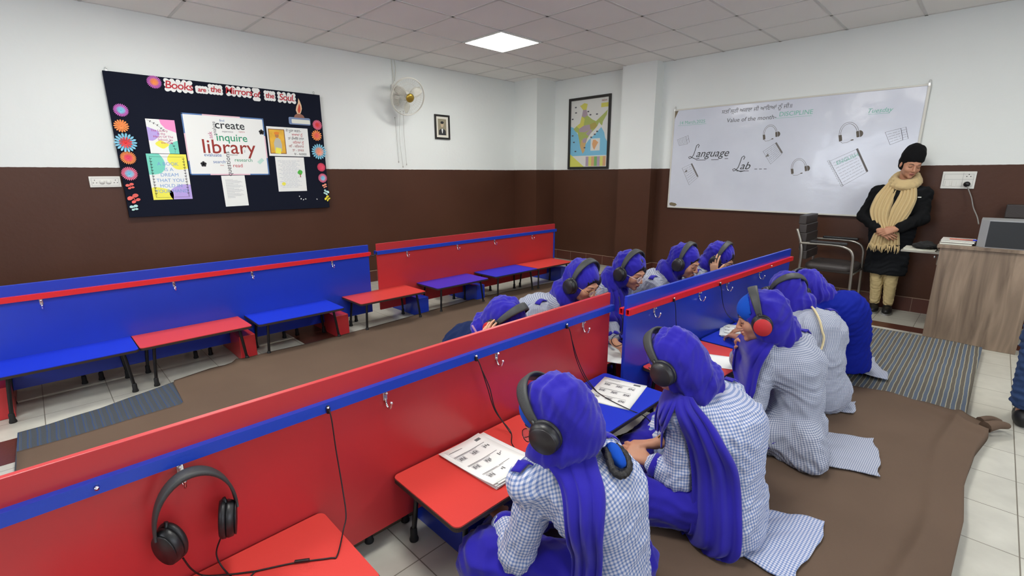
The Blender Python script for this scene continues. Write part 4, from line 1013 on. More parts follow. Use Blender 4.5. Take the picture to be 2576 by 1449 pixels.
def glasses(label,c,fr,k,m):
    t=thing('eyeglasses',label,'glasses',tuple(c),0); M=Matrix(tuple(zip(tuple(fr[0]),tuple(fr[1]),tuple(fr[2])))); t.rotation_euler=M.to_euler(); t.scale=(k,k,k)
    for q in (-1,1):
        b=bm_new(); tube(b,[(q*.033+.023*math.cos(a),.108-.004*abs(math.cos(a)),-.008+.020*math.sin(a)) for a in [2*PI*i/22 for i in range(22)]],.0013,6,True); obj('rim',b,m,t)
        b=bm_new(); lathe(b,[(.0001,0),(.0225,0),(.0225,.0006),(.0001,.0006)],'y',20,Matrix.Translation((q*.033,.107,-.008))@Matrix.Diagonal((1,1,.87,1))); obj('lens',b,GLASS,t)
        b=bm_new(); tube(b,[(q*.056,.104,-.002),(q*.072,.085,-.002),(q*.083,.02,-.004),(q*.082,-.01,-.012)],.0013,6); obj('temple',b,m,t)
    b=bm_new(); tube(b,[(-.011,.107,-.005),(0,.112,-.001),(.011,.107,-.005)],.0012,6); obj('bridge',b,m,t)
GLASS=mat('clear_glass',(240,245,248),.05,alpha=.18,spec=.8)
GOLD=mat('gold_wire',(206,170,110),.25,.9)

def ribbon(name,path,wid,m,parent,o,nrm=(0,-1,0),nf=3,amp=.012,th=.006,nu=16,nv=40,vol=None,clr=.012):
    "hanging cloth: path of centre points, width list, surface normal hint, pleat count"
    P=spline([Vector(A(*p)-o) for p in path],max(2,nv//(len(path)-1))); N=len(P); bm=bm_new(); G=[]
    W=np.interp(np.linspace(0,1,N),np.linspace(0,1,len(wid)),wid)
    for i,p in enumerate(P):
        d=(P[min(i+1,N-1)]-P[max(i-1,0)]).normalized(); n=Vector(nrm) if not callable(nrm) else Vector(nrm(i/(N-1))); n=(n-d*n.dot(d)).normalized(); s=d.cross(n)
        row=[]
        for j in range(nu+1):
            x=j/nu*2-1; a=amp*(math.sin(nf*PI*x+.9*math.sin(i*.17))+.4*math.sin(nf*2.3*PI*x+i*.13))
            pp=p+s*(x*W[i])+n*(a-.5*x*x*W[i]*.6)
            if vol is not None: pp=pushed(vol,pp,clr+a*.6+amp*.6)
            row.append(bm.verts.new(pp))
        G.append(row)
    for i in range(N-1):
        for j in range(nu): bm.faces.new((G[i][j],G[i][j+1],G[i+1][j+1],G[i+1][j])).smooth=True
    q=obj(name,bm,m,parent); md=q.modifiers.new('t','SOLIDIFY'); md.thickness=th; md.offset=0
    md=q.modifiers.new('s','SUBSURF'); md.levels=1; md.render_levels=1
    return q
def drape(name,rows,wid,m,parent,o,vol,dirv,clr=.010,nf=3,amp=.008,th=.007,nu=18,nv=44,back=.10):
    "cloth hanging over a garment: every point is dropped against the body from the side it hangs on"
    P=spline([Vector(A(*p)-o) for p in rows],max(2,nv//(len(rows)-1))); N=len(P); W=np.interp(np.linspace(0,1,N),np.linspace(0,1,len(wid)),wid)
    d=Vector(dirv).normalized(); t=Vector((0,0,1)).cross(d).normalized(); bm=bm_new(); D=np.zeros((N,nu+1))
    for i,p in enumerate(P):
        for j in range(nu+1):
            x=j/nu*2-1; q=p+t*(x*W[i]); r=.16
            while r>-back and samp(vol,q+d*r)>clr: r-=.006
            D[i,j]=r
    for _ in range(4):
        E=D.copy(); E[1:-1]=np.maximum(D[1:-1],(D[:-2]+D[2:])/2); E[:,1:-1]=.5*E[:,1:-1]+.25*(E[:,:-2]+E[:,2:]); D=np.maximum(E,D-.004)
    G=[]
    for i,p in enumerate(P):
        row=[]
        for j in range(nu+1):
            x=j/nu*2-1; a=amp*(1+math.sin(nf*PI*x+.9*math.sin(i*.15))+.4*math.sin(nf*2.3*PI*x+i*.11))*min(1,.4+i/N*1.4)
            q=p+t*(x*W[i])+d*(D[i,j]+a); row.append(bm.verts.new((q.x,q.y,max(q.z,.054))))
        G.append(row)
    for i in range(N-1):
        for j in range(nu): bm.faces.new((G[i][j],G[i][j+1],G[i+1][j+1],G[i+1][j])).smooth=True
    q=obj(name,bm,m,parent); md=q.modifiers.new('t','SOLIDIFY'); md.thickness=th; md.offset=0
    md=q.modifiers.new('s','SUBSURF'); md.levels=1; md.render_levels=1
    return q
def sheet_cloth(name,quad,m,parent,o,seed,z=.052,amp=.012,th=.004):
    a,b_,c,d=[Vector((p[0]-o[0],p[1]-o[1],0)) for p in quad]   # near body L,R ; far R,L
    def wob(p,q,s): 
        n=(q-p).cross(Vector((0,0,1))); return [p.lerp(q,t)+n*((.05*math.sin(t*7+s)+.025*math.sin(t*13+s))*math.sin(PI*t)) for t in [i/10 for i in range(11)]]
    zf=lambda x,y,u,v: z+amp*(.6*abs(math.sin(9*u+2*math.sin(4*v+seed)+seed))*(1-.5*v)+.35*abs(math.sin(5*v+6*u+seed)))+.05*max(0,.25-v)*4*.5
    return coons(name,wob(a,b_,seed)[::1],wob(d,c,seed+2),m,parent,zf,36,36,th,left=wob(a,d,seed+4),right=wob(b_,c,seed+5),uv=True)

def girl(label,o,pel,mid,chest,neck,head,face,arms,knees,tm=GING,k=.96,roll=0,tilt=0,hp=None,cover=None,trous=SCARF,skin=SKIN,loop=True,
         seed=1,up=(0,0,1),hair=True,wrap=1.0,lap=.1,ankles=None,facebits=True,overw=None,drape=None,band=None,cz=.05,shw=.155,side=None,hoodm=None,lapside=None,bulk=1.0):
    o=A(*o,0); L=lambda p:A(*p)-o
    pel,mid,chest,neck,hd=map(L,(pel,mid,chest,neck,head)); fr=head_frame(face,roll,up)
    body=thing('person',label,'person',tuple(o),0)
    # body frame
    ax=neck-pel; fw=A(*face); fw[2]=0; fw=unit(fw)
    if side is None: side=unit(np.cross(fw,A(0,0,1)))    # person's right
    shR=neck+side*shw-A(0,0,.045)-fw*.005; shL=neck-side*shw-A(0,0,.045)-fw*.005
    sh={'R':shR,'L':shL}
    armp={}
    for s,a in arms.items(): armp[s]=(sh[s] if a.get('sh') is None else L(a['sh']),L(a['el']),L(a['wr']),a)
    # --- skin body
    pts=[pel,neck,hd+.12,hd-.14]+[p for a in armp.values() for p in a[:3]]+[a[2]+unit(a[3]['d'])*.2*k for a in armp.values()]+([L(a) for a in ankles] if ankles else [])
    lo=np.min(pts,0)-.09; hi=np.max(pts,0)+.09
    v=Vol(lo,hi,.0042)
    v.chain([pel,mid,chest,neck],[.08*bulk,.075*bulk,.08*bulk,.05],.03); v.cone(neck,HP(hd,fr,0,-.02,-.05,k),.043,.046,.02); v.cone(shL,shR,.04,.04,.03)
    for s,(a,e,w_,q) in armp.items():
        v.cone(a,e,.036,.032,.02); v.cone(e,w_,.032,.021,.015); hand_sdf(v,w_,A(*q['d']),A(*q['n']),A(*q['t']),k*.95,q.get('curl',(.35,.4,.45,.5)),q.get('spread',.12),q.get('thumb',.6))
    if ankles:
        for kn,an in zip(knees,ankles):
            an=L(an); v.cone(L(kn),an,.045,.032,.02); v.cone(an,an+unit(an-L(kn))*.1,.03,.02,.02)
    head_sdf(v,hd,fr,k)
    obj_body=sdf_obj('body',v,skin,body)
    if facebits: face_bits(body,hd,fr,k,np.zeros(3))
    # --- tunic
    tp=[pel-A(.3,.3,.14),pel+A(.3,.3,.1),neck+.1,neck-.1]+[L(x) for x in knees]+[p for a in armp.values() for p in a[:3]]
    lo=np.min(tp,0)-.13; hi=np.max(tp,0)+.13; lo[2]=max(lo[2],-.02)
    v=Vol(lo,hi,.0065)
    fx=[side,fw,A(0,0,1)]
    v.ell(pel,[.175*bulk,.15*bulk,.13],fx,.03); v.ell(pel-A(0,0,.06),[.19*bulk,.165*bulk,.08],fx,.05)
    up_=unit(neck-pel); nrm=unit(fw-up_*np.dot(fw,up_))
    v.cone(pel,mid,.155*bulk,.135*bulk,.05,(nrm,1.15)); v.cone(mid,chest,.135*bulk,.150*bulk,.05,(nrm,1.25)); v.cone(chest,neck-A(0,0,.03),.15*bulk,.085,.05,(nrm,1.3))
    v.cone(shL,shR,.06,.06,.05); v.cone(chest+side*.06,neck+side*.06-A(0,0,.03),.10,.06,.04); v.cone(chest-side*.06,neck-side*.06-A(0,0,.03),.10,.06,.04)
    if lap:
        for i,kn in enumerate(knees):
            if lapside is not None and i!=lapside: continue
            q=L(kn); e=pel+(q-pel)*(.95 if lap>.09 else .6); v.cone(pel+side*(-.08 if i==0 else .08),e,.11,lap,.04)
    axes=[(pel,neck,fw,.15,.15)]
    for s,(a,e,w_,q) in armp.items():
        cf=.72 if q.get('short',1) else .95; we=e+(w_-e)*cf
        v.cone(a,e,.058,.052,.025); v.cone(e,we,.052,.042,.012); axes+= [(a,e,fw+.1,.055,.055),(e,we,fw+.1,.05,.05)]
        sgn=1 if s=='R' else -1
        if q.get('cuff',1):
            b=bm_new(); dd=unit(w_-e); sx,sy=frame_axes(Vector(dd)); c0=we-dd*.012
            MM=Matrix.Translation(Vector(c0))@Matrix((sx,sy,Vector(dd))).transposed().to_4x4(); lathe(b,[(.040,0),(.0455,.002),(.0455,.024),(.036,.026),(.036,.0),(.040,0)],'z',18,MM); obj('cuff',b,overw or SCARF,body,True)
    v.cutz(cz); LASTV[0]=v; TV=v
    fo=folds(seed,.0075,150,side*.8+up_*.25,.35)
    sdf_obj('sweater' if overw else 'tunic',v,overw or tm,body,fo,None if overw else fab_fn(axes))
    # --- trousers
    v=Vol(*(lambda T:(np.min(T,0)-.13,np.max(T,0)+.13))([pel]+[L(x) for x in knees]+([L(x) for x in ankles] if ankles else [pel+fw*.2])),.0075)
    for i,kn in enumerate(knees):
        q=L(kn); v.cone(pel+side*(-.08 if i==0 else .08),q,.095,.088,.03)
        an=L(ankles[i]) if ankles else pel+fw*.24+side*(.1 if i==0 else -.1)-A(0,0,.06); v.cone(q,an,.085,.055,.04)
    v.cutz(cz-.004); sdf_obj('trousers',v,trous,body,folds(seed+3,.012,120,fw,.5))
    # --- hair and hood
    if hair:
        v=Vol(hd-.13,hd+.13,.005); v.ell(HP(hd,fr,0,-.008,.032,k),[.0785*k,.094*k,.086*k],fr,.01); v.ell(HP(hd,fr,0,.12,-.045,k),[.085*k,.075*k,.105*k],fr,.008,neg=True)
        sdf_obj('hair',v,HAIR,body,folds(seed+5,.002,400,fr[1],.3))
    hm=hoodm or SCARF
    v=Vol(np.min([hd-.17,neck-.19],0),np.max([hd+.17,neck+.19],0),.006)
    v.ell(HP(hd,fr,0,-.022,.036,k),[.091*k,.106*k,.094*k],fr,.02); 
    for q in (-1,1): v.ell(HP(hd,fr,q*.045,-.012,-.035,k),[.046*k,.062*k,.088*k],fr,.03)
    v.ell(HP(hd,fr,0,-.07,-.025,k),[.076*k,.058*k,.085*k],fr,.04)
    nb_=neck+A(0,0,.02); v.cone(HP(hd,fr,0,-.04,-.08,k),nb_,.07*k,.072,.035)
    d=unit(hd-neck); a1=unit(side-d*np.dot(side,d)); a2=np.cross(d,a1); 
    if np.dot(a2,fw)<0:a2=-a2
    cc=neck+d*.045
    ringp=[cc+a1*.072*math.cos(t)+a2*.068*math.sin(t)-A(0,0,.028)*max(0,math.sin(t)) for t in [2*PI*i/14 for i in range(15)]]
    for i in range(14): v.cone(ringp[i],ringp[i+1],.034*wrap,.034*wrap,.02)
    if drape:
        for (p,q,ra,rb) in drape: v.cone(L(p),L(q),ra,rb,.03,(fw,1.6))
    v.ell(HP(hd,fr,0,.112,-.05,k),[.060*k,.072*k,.098*k],fr,.01,neg=True); v.ell(HP(hd,fr,0,.122,-.005,k),[.072*k,.068*k,.072*k],fr,.01,neg=True)
    v.cone(HP(hd,fr,0,.09,-.12,k),HP(hd,fr,0,.14,-.10,k),.03,.05,.012,neg=True)
    fd=unit(fr[2]*.8-fr[1]*.5+fr[0]*.15)
    fA,fB=folds(seed+9,.0105,105,fd,.1),folds(seed+19,.0040,230,fd+fr[0]*.3,.12); fade=lambda V:np.clip((.080-(V-hd)@fr[1])/.045,.12,1); sdf_obj('head_scarf',v,hm,body,lambda V:(fA(V)+fB(V))*fade(V))
    if band:
        v=Vol(hd-.14,hd+.14,.006); v.ell(HP(hd,fr,0,-.004,.042,k),[.0865*k,.101*k,.084*k],fr,.01); v.ell(HP(hd,fr,0,.13,-.07,k),[.10*k,.09*k,.112*k],fr,.006,neg=True); v.ell(HP(hd,fr,0,-.07,.0,k),[.16,.115,.2],fr,.006,neg=True); sdf_obj('underscarf',v,band,body)
    if loop:
        for s,p in sh.items():
            q=p+(.012*side if s=='R' else -.012*side); 
            b=bm_new(); G=[]
            for i in range(9):
                row=[]
                for j in range(5): row.append(b.verts.new(pushed(TV,q+fw*.016*(j/2-1)+side*.024*(i/4-1)+A(0,0,.075-.03*abs(i/4-1)),.007+.004*math.cos((i/4-1)*1.5),8)))
                G.append(row)
            for i in range(8):
                for j in range(4): b.faces.new((G[i][j],G[i+1][j],G[i+1][j+1],G[i][j+1])).smooth=True
            q=obj('shoulder_loop',b,SCARF,body); md=q.modifiers.new('t','SOLIDIFY'); md.thickness=.005
    if hp: headphones(hp,hd+o,fr,k,tilt,cover,HPG)
    return body,hd+o,fr
# ---- the four front rows girls and the fifth by the rug (all face the partition, +y)
D_=lambda el,wr,d,n,t,**k: dict(el=el,wr=wr,d=d,n=n,t=t,**k)
F1,h1,fr1=girl('girl nearest the camera with a black plait, dark glasses and scarf tail over her back',(1.10,.60),
 (1.075,0.665,0.150),(1.065,0.655,0.310),(1.035,0.685,0.420),(.995,.775,.525),(.985,.805,.645),(-.26,.78,-.58),
 {'L':D_((.862,.845,.225),(.955,1.01,.21),(.3,.9,-.1),(0,0,-1),(1,0,0),sh=(.918,.795,.485),short=1),'R':D_((1.285,0.855,0.250),(1.125,1.055,0.220),(-.5,.8,0),(0,0,-1),(-1,0,0),sh=(1.145,0.755,0.485))},
 [(0.850,0.965,0.135),(1.27,1.0,0.130)],ankles=[(1.095,1.075,0.090),(0.95,1.06,0.080)],lap=0,seed=1,bulk=.88,side=unit((.26,-.08,0)),shw=.135,
 hp='black headphones on the girl nearest the camera',tilt=.15,band=SCARF2,wrap=1.1)
drape('scarf_tail',[(.95,.765,.585),(.95,.72,.558),(.983,.68,.50),(1.02,.68,.38),(1.04,.685,.25),(1.044,.685,.10)],[.05,.066,.058,.048,.046,.048],SCARF,F1,A(1.10,.60,0),LASTV[0],(-.93,-.40,0))
glasses('dark thin-rimmed glasses on the girl nearest the camera',h1,fr1,.96,mat('dark_wire',(40,36,36),.3,.6))
PL=[Vector(A(*p)-A(1.10,.60,-.004)) for p in ((1.045,.675,.565),(1.030,.652,.558),(1.012,.625,.541),(1.014,.606,.530),(1.034,.599,.527),(1.060,.603,.530),(1.082,.620,.539),(1.094,.645,.549),(1.088,.668,.560))]
b=bm_new(); P=spline(PL,6); tube(b,P,[.0095*(1+.28*abs(math.sin(i*.9))) for i in range(len(P))],8); obj('hair_plait',b,HAIR,F1)
b=bm_new(); P=spline([Vector(A(*p)-A(1.10,.60,-.004)) for p in ((1.068,.675,.565),(1.060,.652,.557),(1.052,.628,.547),(1.046,.610,.536))],5); tube(b,P,[.016,.018,.02,.022,.022,.022,.022,.021,.020,.019,.018,.017,.015,.013,.010,.006],8); obj('hair_ribbon',b,SCARF2,F1)

F2,h2,fr2=girl('second girl, long blue scarf tail from her shoulder, hands clasped in her lap',(1.66,.55),
 (1.65,.54,.15),(1.67,.54,.31),(1.68,.56,.42),(1.66,.655,.535),(1.60,.75,.65),(-.02,.80,-.62),
 {'L':D_((1.52,.66,.245),(1.505,.78,.27),(.0,.95,.1),(.6,0,-1),(.6,.2,.6),sh=(1.565,.69,.485),short=1,curl=(.45,.5,.55,.55)),'R':D_((1.86,.74,.31),(1.60,.80,.29),(-.72,.68,-.0),(0,-.3,-1),(-.3,.6,.3),sh=(1.845,.625,.485),curl=(.45,.5,.5,.5))},
 [(1.44,.82,.13),(1.90,.93,.16)],ankles=[(1.74,1.0,.08),(1.60,1.02,.08)],lap=.1,lapside=1,seed=2,bulk=.92,side=unit((.3,-.07,0)),shw=.14,
 hp='black headphones on the second girl, above the blue picture worksheet',tilt=.1,wrap=1.15)
drape('scarf_tail',[(1.60,.70,.565),(1.59,.68,.54),(1.588,.625,.47),(1.60,.575,.36),(1.595,.548,.22),(1.56,.53,.10),(1.483,.534,.056),(1.42,.52,.054)],[.03,.038,.062,.078,.08,.082,.085,.06],SCARF,F2,A(1.66,.55,0),LASTV[0],(-.93,-.37,0),amp=.011)
drape('scarf_front',[(1.585,.735,.56),(1.555,.745,.50),(1.525,.755,.42),(1.515,.75,.35)],[.022,.024,.022,.018],SCARF,F2,A(1.66,.55,0),LASTV[0],(-.93,-.37,0))
sheet_cloth('tunic_tail',[(1.56,.50),(1.80,.52),(1.915,.26),(1.50,.25)],GING,F2,A(1.66,.55,0),1.0)
for c_ in ((1.508,.762,.267),(1.63,.79,.292)):
    b=bm_new(); tube(b,[(c_[0]-1.66+.026*math.cos(a),c_[1]-.55+.008*math.sin(a),c_[2]+.025*math.sin(a)) for a in [2*PI*i/18 for i in range(18)]],.0028,6,True); obj('bracelet',b,GOLD,F2)
v=Vol((.05,.30,.05),(.4,.62,.34),.008); v.cone((.10,.52,.10),(.20,.42,.15),.035,.05,.03); v.cone((.20,.42,.15),(.26,.40,.20),.05,.04,.03); sdf_obj('black_sock',v,mat('black_cloth',(20,20,20),.9),F2,folds(3,.006,150))

F3,h3,fr3=girl('girl in profile with red-covered headphones, chin resting on her hand',(2.40,.54),
 (2.40,.52,.15),(2.40,.51,.33),(2.40,.54,.46),(2.40,.605,.575),(2.30,.68,.69),(-.32,.88,-.28),
 {'R':D_((2.64,.86,.335),(2.45,.79,.45),(-.35,.1,.9),(-.3,-.5,0),(-.8,0,.2),sh=(2.53,.555,.52),curl=(.8,.9,.9,.9),short=0),'L':D_((2.22,.64,.30),(2.24,.86,.24),(.2,.9,-.1),(0,0,-1),(1,0,0),sh=(2.29,.635,.52))},
 [(2.14,.80,.13),(2.60,.82,.14)],lap=.09,seed=3,tm=GING2,hp='headphones with red ear covers on the girl in profile',tilt=.05,cover=REDC,band=SCARF2,wrap=1.0,bulk=.86,side=unit((.27,-.1,0)),shw=.135)
drape('scarf_front',[(2.36,.68,.60),(2.31,.70,.55),(2.30,.72,.47),(2.31,.73,.38),(2.32,.73,.33)],[.045,.055,.05,.045,.03],SCARF,F3,A(2.40,.54,0),LASTV[0],(-.93,-.37,0))
sheet_cloth('tunic_tail',[(2.26,.50),(2.60,.50),(2.757,.236),(2.40,.16)],GING2,F3,A(2.40,.54,0),2.3)
b=bm_new(); tube(b,spline([(.06,.04,.59),(.10,.005,.555),(.125,-.005,.52),(.135,-.01,.48)],5),[.02,.021,.022,.022,.021,.02,.019,.018,.017,.016,.015,.013,.012,.01,.008,.004],8); obj('hair_ribbon',b,SCARF2,F3)

F4,h4,fr4=girl('girl bent low over her desk with a pale cord trailing down her grey back',(3.02,.58),
 (2.98,.56,.15),(2.99,.56,.32),(3.04,.60,.45),(3.10,.70,.535),(3.12,.80,.64),(.68,.62,-.42),
 {'L':D_((2.90,.86,.33),(3.02,1.0,.33),(.5,.8,-.1),(0,0,-1),(1,0,0)),'R':D_((3.32,.80,.32),(3.24,1.0,.33),(-.5,.8,0),(0,0,-1),(-1,0,0))},
 [(2.80,.82,.13),(3.20,.82,.13)],lap=.09,seed=4,tm=GING2,hp='black headphones on the girl bent low with the cord on her back',tilt=-1.0,wrap=1.0,facebits=False,bulk=.88)
sheet_cloth('tunic_tail',[(2.90,.54),(3.10,.50),(3.16,.38),(2.99,.36)],GING2,F4,A(3.02,.58,0),3.1)
b=bm_new(); tube(b,[pushed(LASTV[0],q,.010) for q in spline([(3.082-3.02,.655-.58,.592),(2.985-3.02,.598-.58,.566),(2.931-3.02,.552-.58,.50),(2.923-3.02,.537-.58,.463),(2.897-3.02,.538-.58,.405),(2.867-3.02,.556-.58,.352)],8)],.006,8); obj('drawstring',b,mat('cream_cord',(206,192,150),.7),F4)

F5,h5,fr5=girl('girl with a plain blue sweater over her hunched back, farthest of the front row',(3.62,.56),
 (3.62,.56,.16),(3.60,.54,.33),(3.55,.57,.46),(3.50,.67,.53),(3.48,.78,.60),(.3,.7,-.72),
 {'L':D_((3.38,.86,.33),(3.46,1.0,.33),(.3,.9,-.1),(0,0,-1),(1,0,0)),'R':D_((3.80,.80,.32),(3.70,1.0,.33),(-.5,.8,0),(0,0,-1),(-1,0,0))},
 [(3.40,.82,.13),(3.88,.82,.13)],lap=.06,seed=5,overw=BLUEW,hp='black headphones on the farthest girl of the front row',tilt=-.2,facebits=False,bulk=.98,loop=False,cz=.10)
sheet_cloth('tunic_tail',[(3.56,.58),(3.88,.62),(4.04,.43),(3.66,.30)],GING2,F5,A(3.62,.56,0),4.4,amp=.03,z=.058)

# ---- girls behind the partitions, facing -y
B1,g1,_=girl('girl in navy sweater bowed behind the red partition, hand at her ear with a pen',(1.60,1.92),
 (1.55,1.98,.15),(1.56,1.96,.30),(1.57,1.90,.42),(1.585,1.80,.51),(1.615,1.66,.605),(.12,-.75,-.68),
 {'R':D_((1.42,1.70,.36),(1.45,1.63,.50),(.05,.05,1),(1,-.1,0),(.1,-.9,.2),curl=(.25,.3,.35,.4),spread=.16,short=0),'L':D_((1.78,1.74,.33),(1.7,1.62,.31),(-.3,-.9,0),(0,0,-1),(-1,0,0))},
 [(1.76,1.72,.13),(1.36,1.74,.13)],lap=.07,seed=6,overw=NAVY,skin=SKIN2,hp='headphones with a red ear cover on the bowed girl',cover=REDC,tilt=.1,loop=False)
B2,g2,frb2=girl('girl with pale gold-rimmed glasses looking down behind the end of the red partition',(2.06,1.78),
 (2.02,1.92,.16),(2.04,1.9,.34),(2.05,1.84,.50),(2.12,1.71,.615),(2.17,1.595,.735),(-.04,-.88,-.42),
 {'R':D_((1.86,1.68,.36),(1.96,1.62,.33),(.3,-.9,0),(0,0,-1),(1,0,0)),'L':D_((2.24,1.70,.34),(2.2,1.62,.33),(-.3,-.9,0),(0,0,-1),(-1,0,0))},
 [(2.26,1.62,.13),(1.90,1.66,.13)],lap=.08,seed=7,tm=GING2,hp='black headphones on the girl with gold glasses',tilt=-.05)
glasses('thin gold-rimmed glasses on the girl behind the end of the red partition',g2,frb2,.96,GOLD)
B3,g3,frb3=girl('girl with clear round glasses and her forearm resting on the red desk in the gap',(2.62,1.74),
 (2.68,1.92,.16),(2.67,1.9,.35),(2.65,1.83,.51),(2.65,1.73,.61),(2.68,1.595,.727),(-.08,-.93,-.36),
 {'R':D_((2.50,1.62,.42),(2.37,1.49,.335),(-.25,-.9,-.1),(0,0,-1),(1,0,0),curl=(.45,.5,.5,.55)),'L':D_((2.85,1.66,.34),(2.78,1.54,.33),(-.3,-.9,0),(0,0,-1),(-1,0,0))},
 [(2.86,1.62,.13),(2.50,1.64,.13)],lap=.08,seed=8,tm=GING2,hp='black headphones on the girl with clear round glasses',tilt=-.05,wrap=1.1)
ribbon('scarf_tail',[(2.60,1.66,.62),(2.56,1.60,.56),(2.52,1.57,.46),(2.50,1.56,.34)],[.05,.06,.06,.05],SCARF,B3,A(2.62,1.74,0),(-.5,-1,.1),3,.012,.012,vol=LASTV[0])
glasses('clear round glasses on the girl behind the near end of the blue partition',g3,frb3,.96,mat('clear_frame',(214,206,206),.2,spec=.7))
B4,g4,_=girl('girl with bare forehead looking down, hand near her chin, behind the blue partition',(3.18,1.62),
 (3.16,1.78,.16),(3.16,1.76,.35),(3.17,1.70,.51),(3.18,1.61,.61),(3.225,1.485,.73),(.0,-.9,-.34),
 {'R':D_((3.04,1.44,.42),(3.20,1.37,.50),(.3,-.1,.9),(.2,.8,.1),(.4,-.5,0),curl=(.7,.8,.8,.8)),'L':D_((3.38,1.52,.34),(3.34,1.44,.33),(-.3,-.9,0),(0,0,-1),(-1,0,0))},
 [(3.36,1.5,.13),(3.0,1.5,.13)],lap=0,seed=10,tm=GING2,hp='black headphones on the girl with bare forehead',tilt=-.1)
B5,g5,frb5=girl('farthest girl behind the blue partition leaning her cheek on her raised hand',(3.68,1.52),
 (3.66,1.70,.16),(3.66,1.68,.35),(3.66,1.61,.50),(3.67,1.52,.60),(3.68,1.42,.70),(.05,-.88,-.48),
 {'R':D_((3.50,1.36,.44),(3.535,1.40,.59),(.1,.12,.9),(.9,-.2,0),(.1,-.9,.1),curl=(.15,.15,.2,.2),spread=.1),'L':D_((3.88,1.48,.34),(3.80,1.40,.33),(-.3,-.9,0),(0,0,-1),(-1,0,0))},
 [(3.84,1.40,.13),(3.5,1.42,.13)],lap=0,seed=11,tm=GING2,skin=SKIN2,hp='black headphones on the farthest girl behind the blue partition',tilt=-.1)
glasses('small clear glasses on the farthest girl behind the blue partition',g5,frb5,.96,mat('clear_frame',(214,206,206),.2,spec=.7))
t=thing('pen','pink and grey pen held by the bowed girl in the navy sweater','pen',(1.435,1.655,.58)); b=bm_new(); tube(b,[(-.03,.02,.05),(.015,-.01,-.05),(.02,-.013,-.062)],[.005,.005,.001],8); obj('barrel',b,mat('mauve_plastic',(150,110,150),.4),t)

# ================================================================== PAPERS, HEADPHONES AND CABLES
def worksheet(label,x,y,z,ang,w_=.21,h_=.297,sheets=4,pics=True,curl=.004,seed=0):
    t=thing('worksheet',label,'worksheet',(x,y,z),ang)
    rnd=random.Random(seed)
    for k in range(sheets):
        b=bm_new(); N=8; G=[]
        dx,dy=rnd.uniform(-.003,.003)*k,rnd.uniform(-.003,.003)*k
        for j in range(N+1):
            G.append([b.verts.new((-w_/2+w_*i/N+dx,-h_/2+h_*j/N+dy,.0008*k+.0004+curl*((i/N-.5)**2*4*.4+(1-j/N)**3)*(k+1)/sheets)) for i in range(N+1)])
        for j in range(N):
            for i in range(N): b.faces.new((G[j][i],G[j][i+1],G[j+1][i+1],G[j+1][i])).smooth=True
        o=obj('sheet',b,PAPER,t); md=o.modifiers.new('t','SOLIDIFY'); md.thickness=.0006; md.offset=-1
    if pics:
        zz=lambda x,y:.0008*(sheets-1)+.0009+curl*((x/w_)**2*4*.4+(.5-y/h_)**3)
        def q(bm,x0,y0,x1,y1,mi=0,n=4):
            for i in range(n):
                for j in range(n):
                    xa,xb=x0+(x1-x0)*i/n,x0+(x1-x0)*(i+1)/n; ya,yb=y0+(y1-y0)*j/n,y0+(y1-y0)*(j+1)/n
                    bm.faces.new([bm.verts.new((a,c,zz(a,c))) for a,c in ((xa,ya),(xb,ya),(xb,yb),(xa,yb))]).material_index=mi
        for r_ in range(3):
            for c in range(3):
                x0=-.085+.062*c; y0=.055-.078*r_
                b=bm_new(); q(b,x0,y0,x0+.034,y0+.028)
                obj('printed_picture',b,mat('print_grey_%d'%((r_*3+c)%3),((196,198,196),(172,174,172),(208,210,208))[(r_*3+c)%3],.8,var=.55,vscale=90),t)
                b=bm_new()
                for m_ in range(3): q(b,x0+.004+m_*.009,y0+.004+.004*((m_+c)%2),x0+.010+m_*.009,y0+.018+.004*((m_+r_)%2),0,1)
                for v in b.verts: v.co.z+=.0004
                obj('picture_detail',b,mat('print_dark',(112,114,114),.8),t)
        b=bm_new()
        for r_ in range(3): 
            q(b,-.09,.092-.078*r_,.07,.0945-.078*r_,0,2); q(b,-.09,.087-.078*r_,.02,.0885-.078*r_,0,1)
        q(b,-.085,.125,-.02,.128,0,1); q(b,.05,.118,.085,.134,0,1)
        obj('print_lines',b,INK,t)
    return t
TZ=.2806
worksheet('thick stack of picture worksheets on the front red desk, left of the nearest girl',1.07,1.20,TZ,R(2),sheets=7,curl=.012)
worksheet('picture worksheet lying on the blue desk in front of the second girl',1.90,1.175,TZ,R(-76),sheets=2,curl=.003,seed=3,w_=.225,h_=.30)
worksheet('stack of picture sheets on the blue desk by the girl in profile',3.28,1.10,TZ,R(-70),sheets=6,curl=.008,seed=5)
worksheet('blank white sheet sticking out on the red desk behind the second girl',2.66,.97,TZ,R(20),sheets=1,pics=False,w_=.2,h_=.26)
worksheet('white sheet under the hand of the girl in the gap, on the red desk',2.33,1.50,TZ,R(-70),sheets=1,pics=False,seed=7)
t=worksheet('small white card seen between the two far heads above the blue partition',3.48,1.60,.60,0,sheets=1,pics=False,w_=.09,h_=.08); t.rotation_euler=(R(75),0,R(-45))

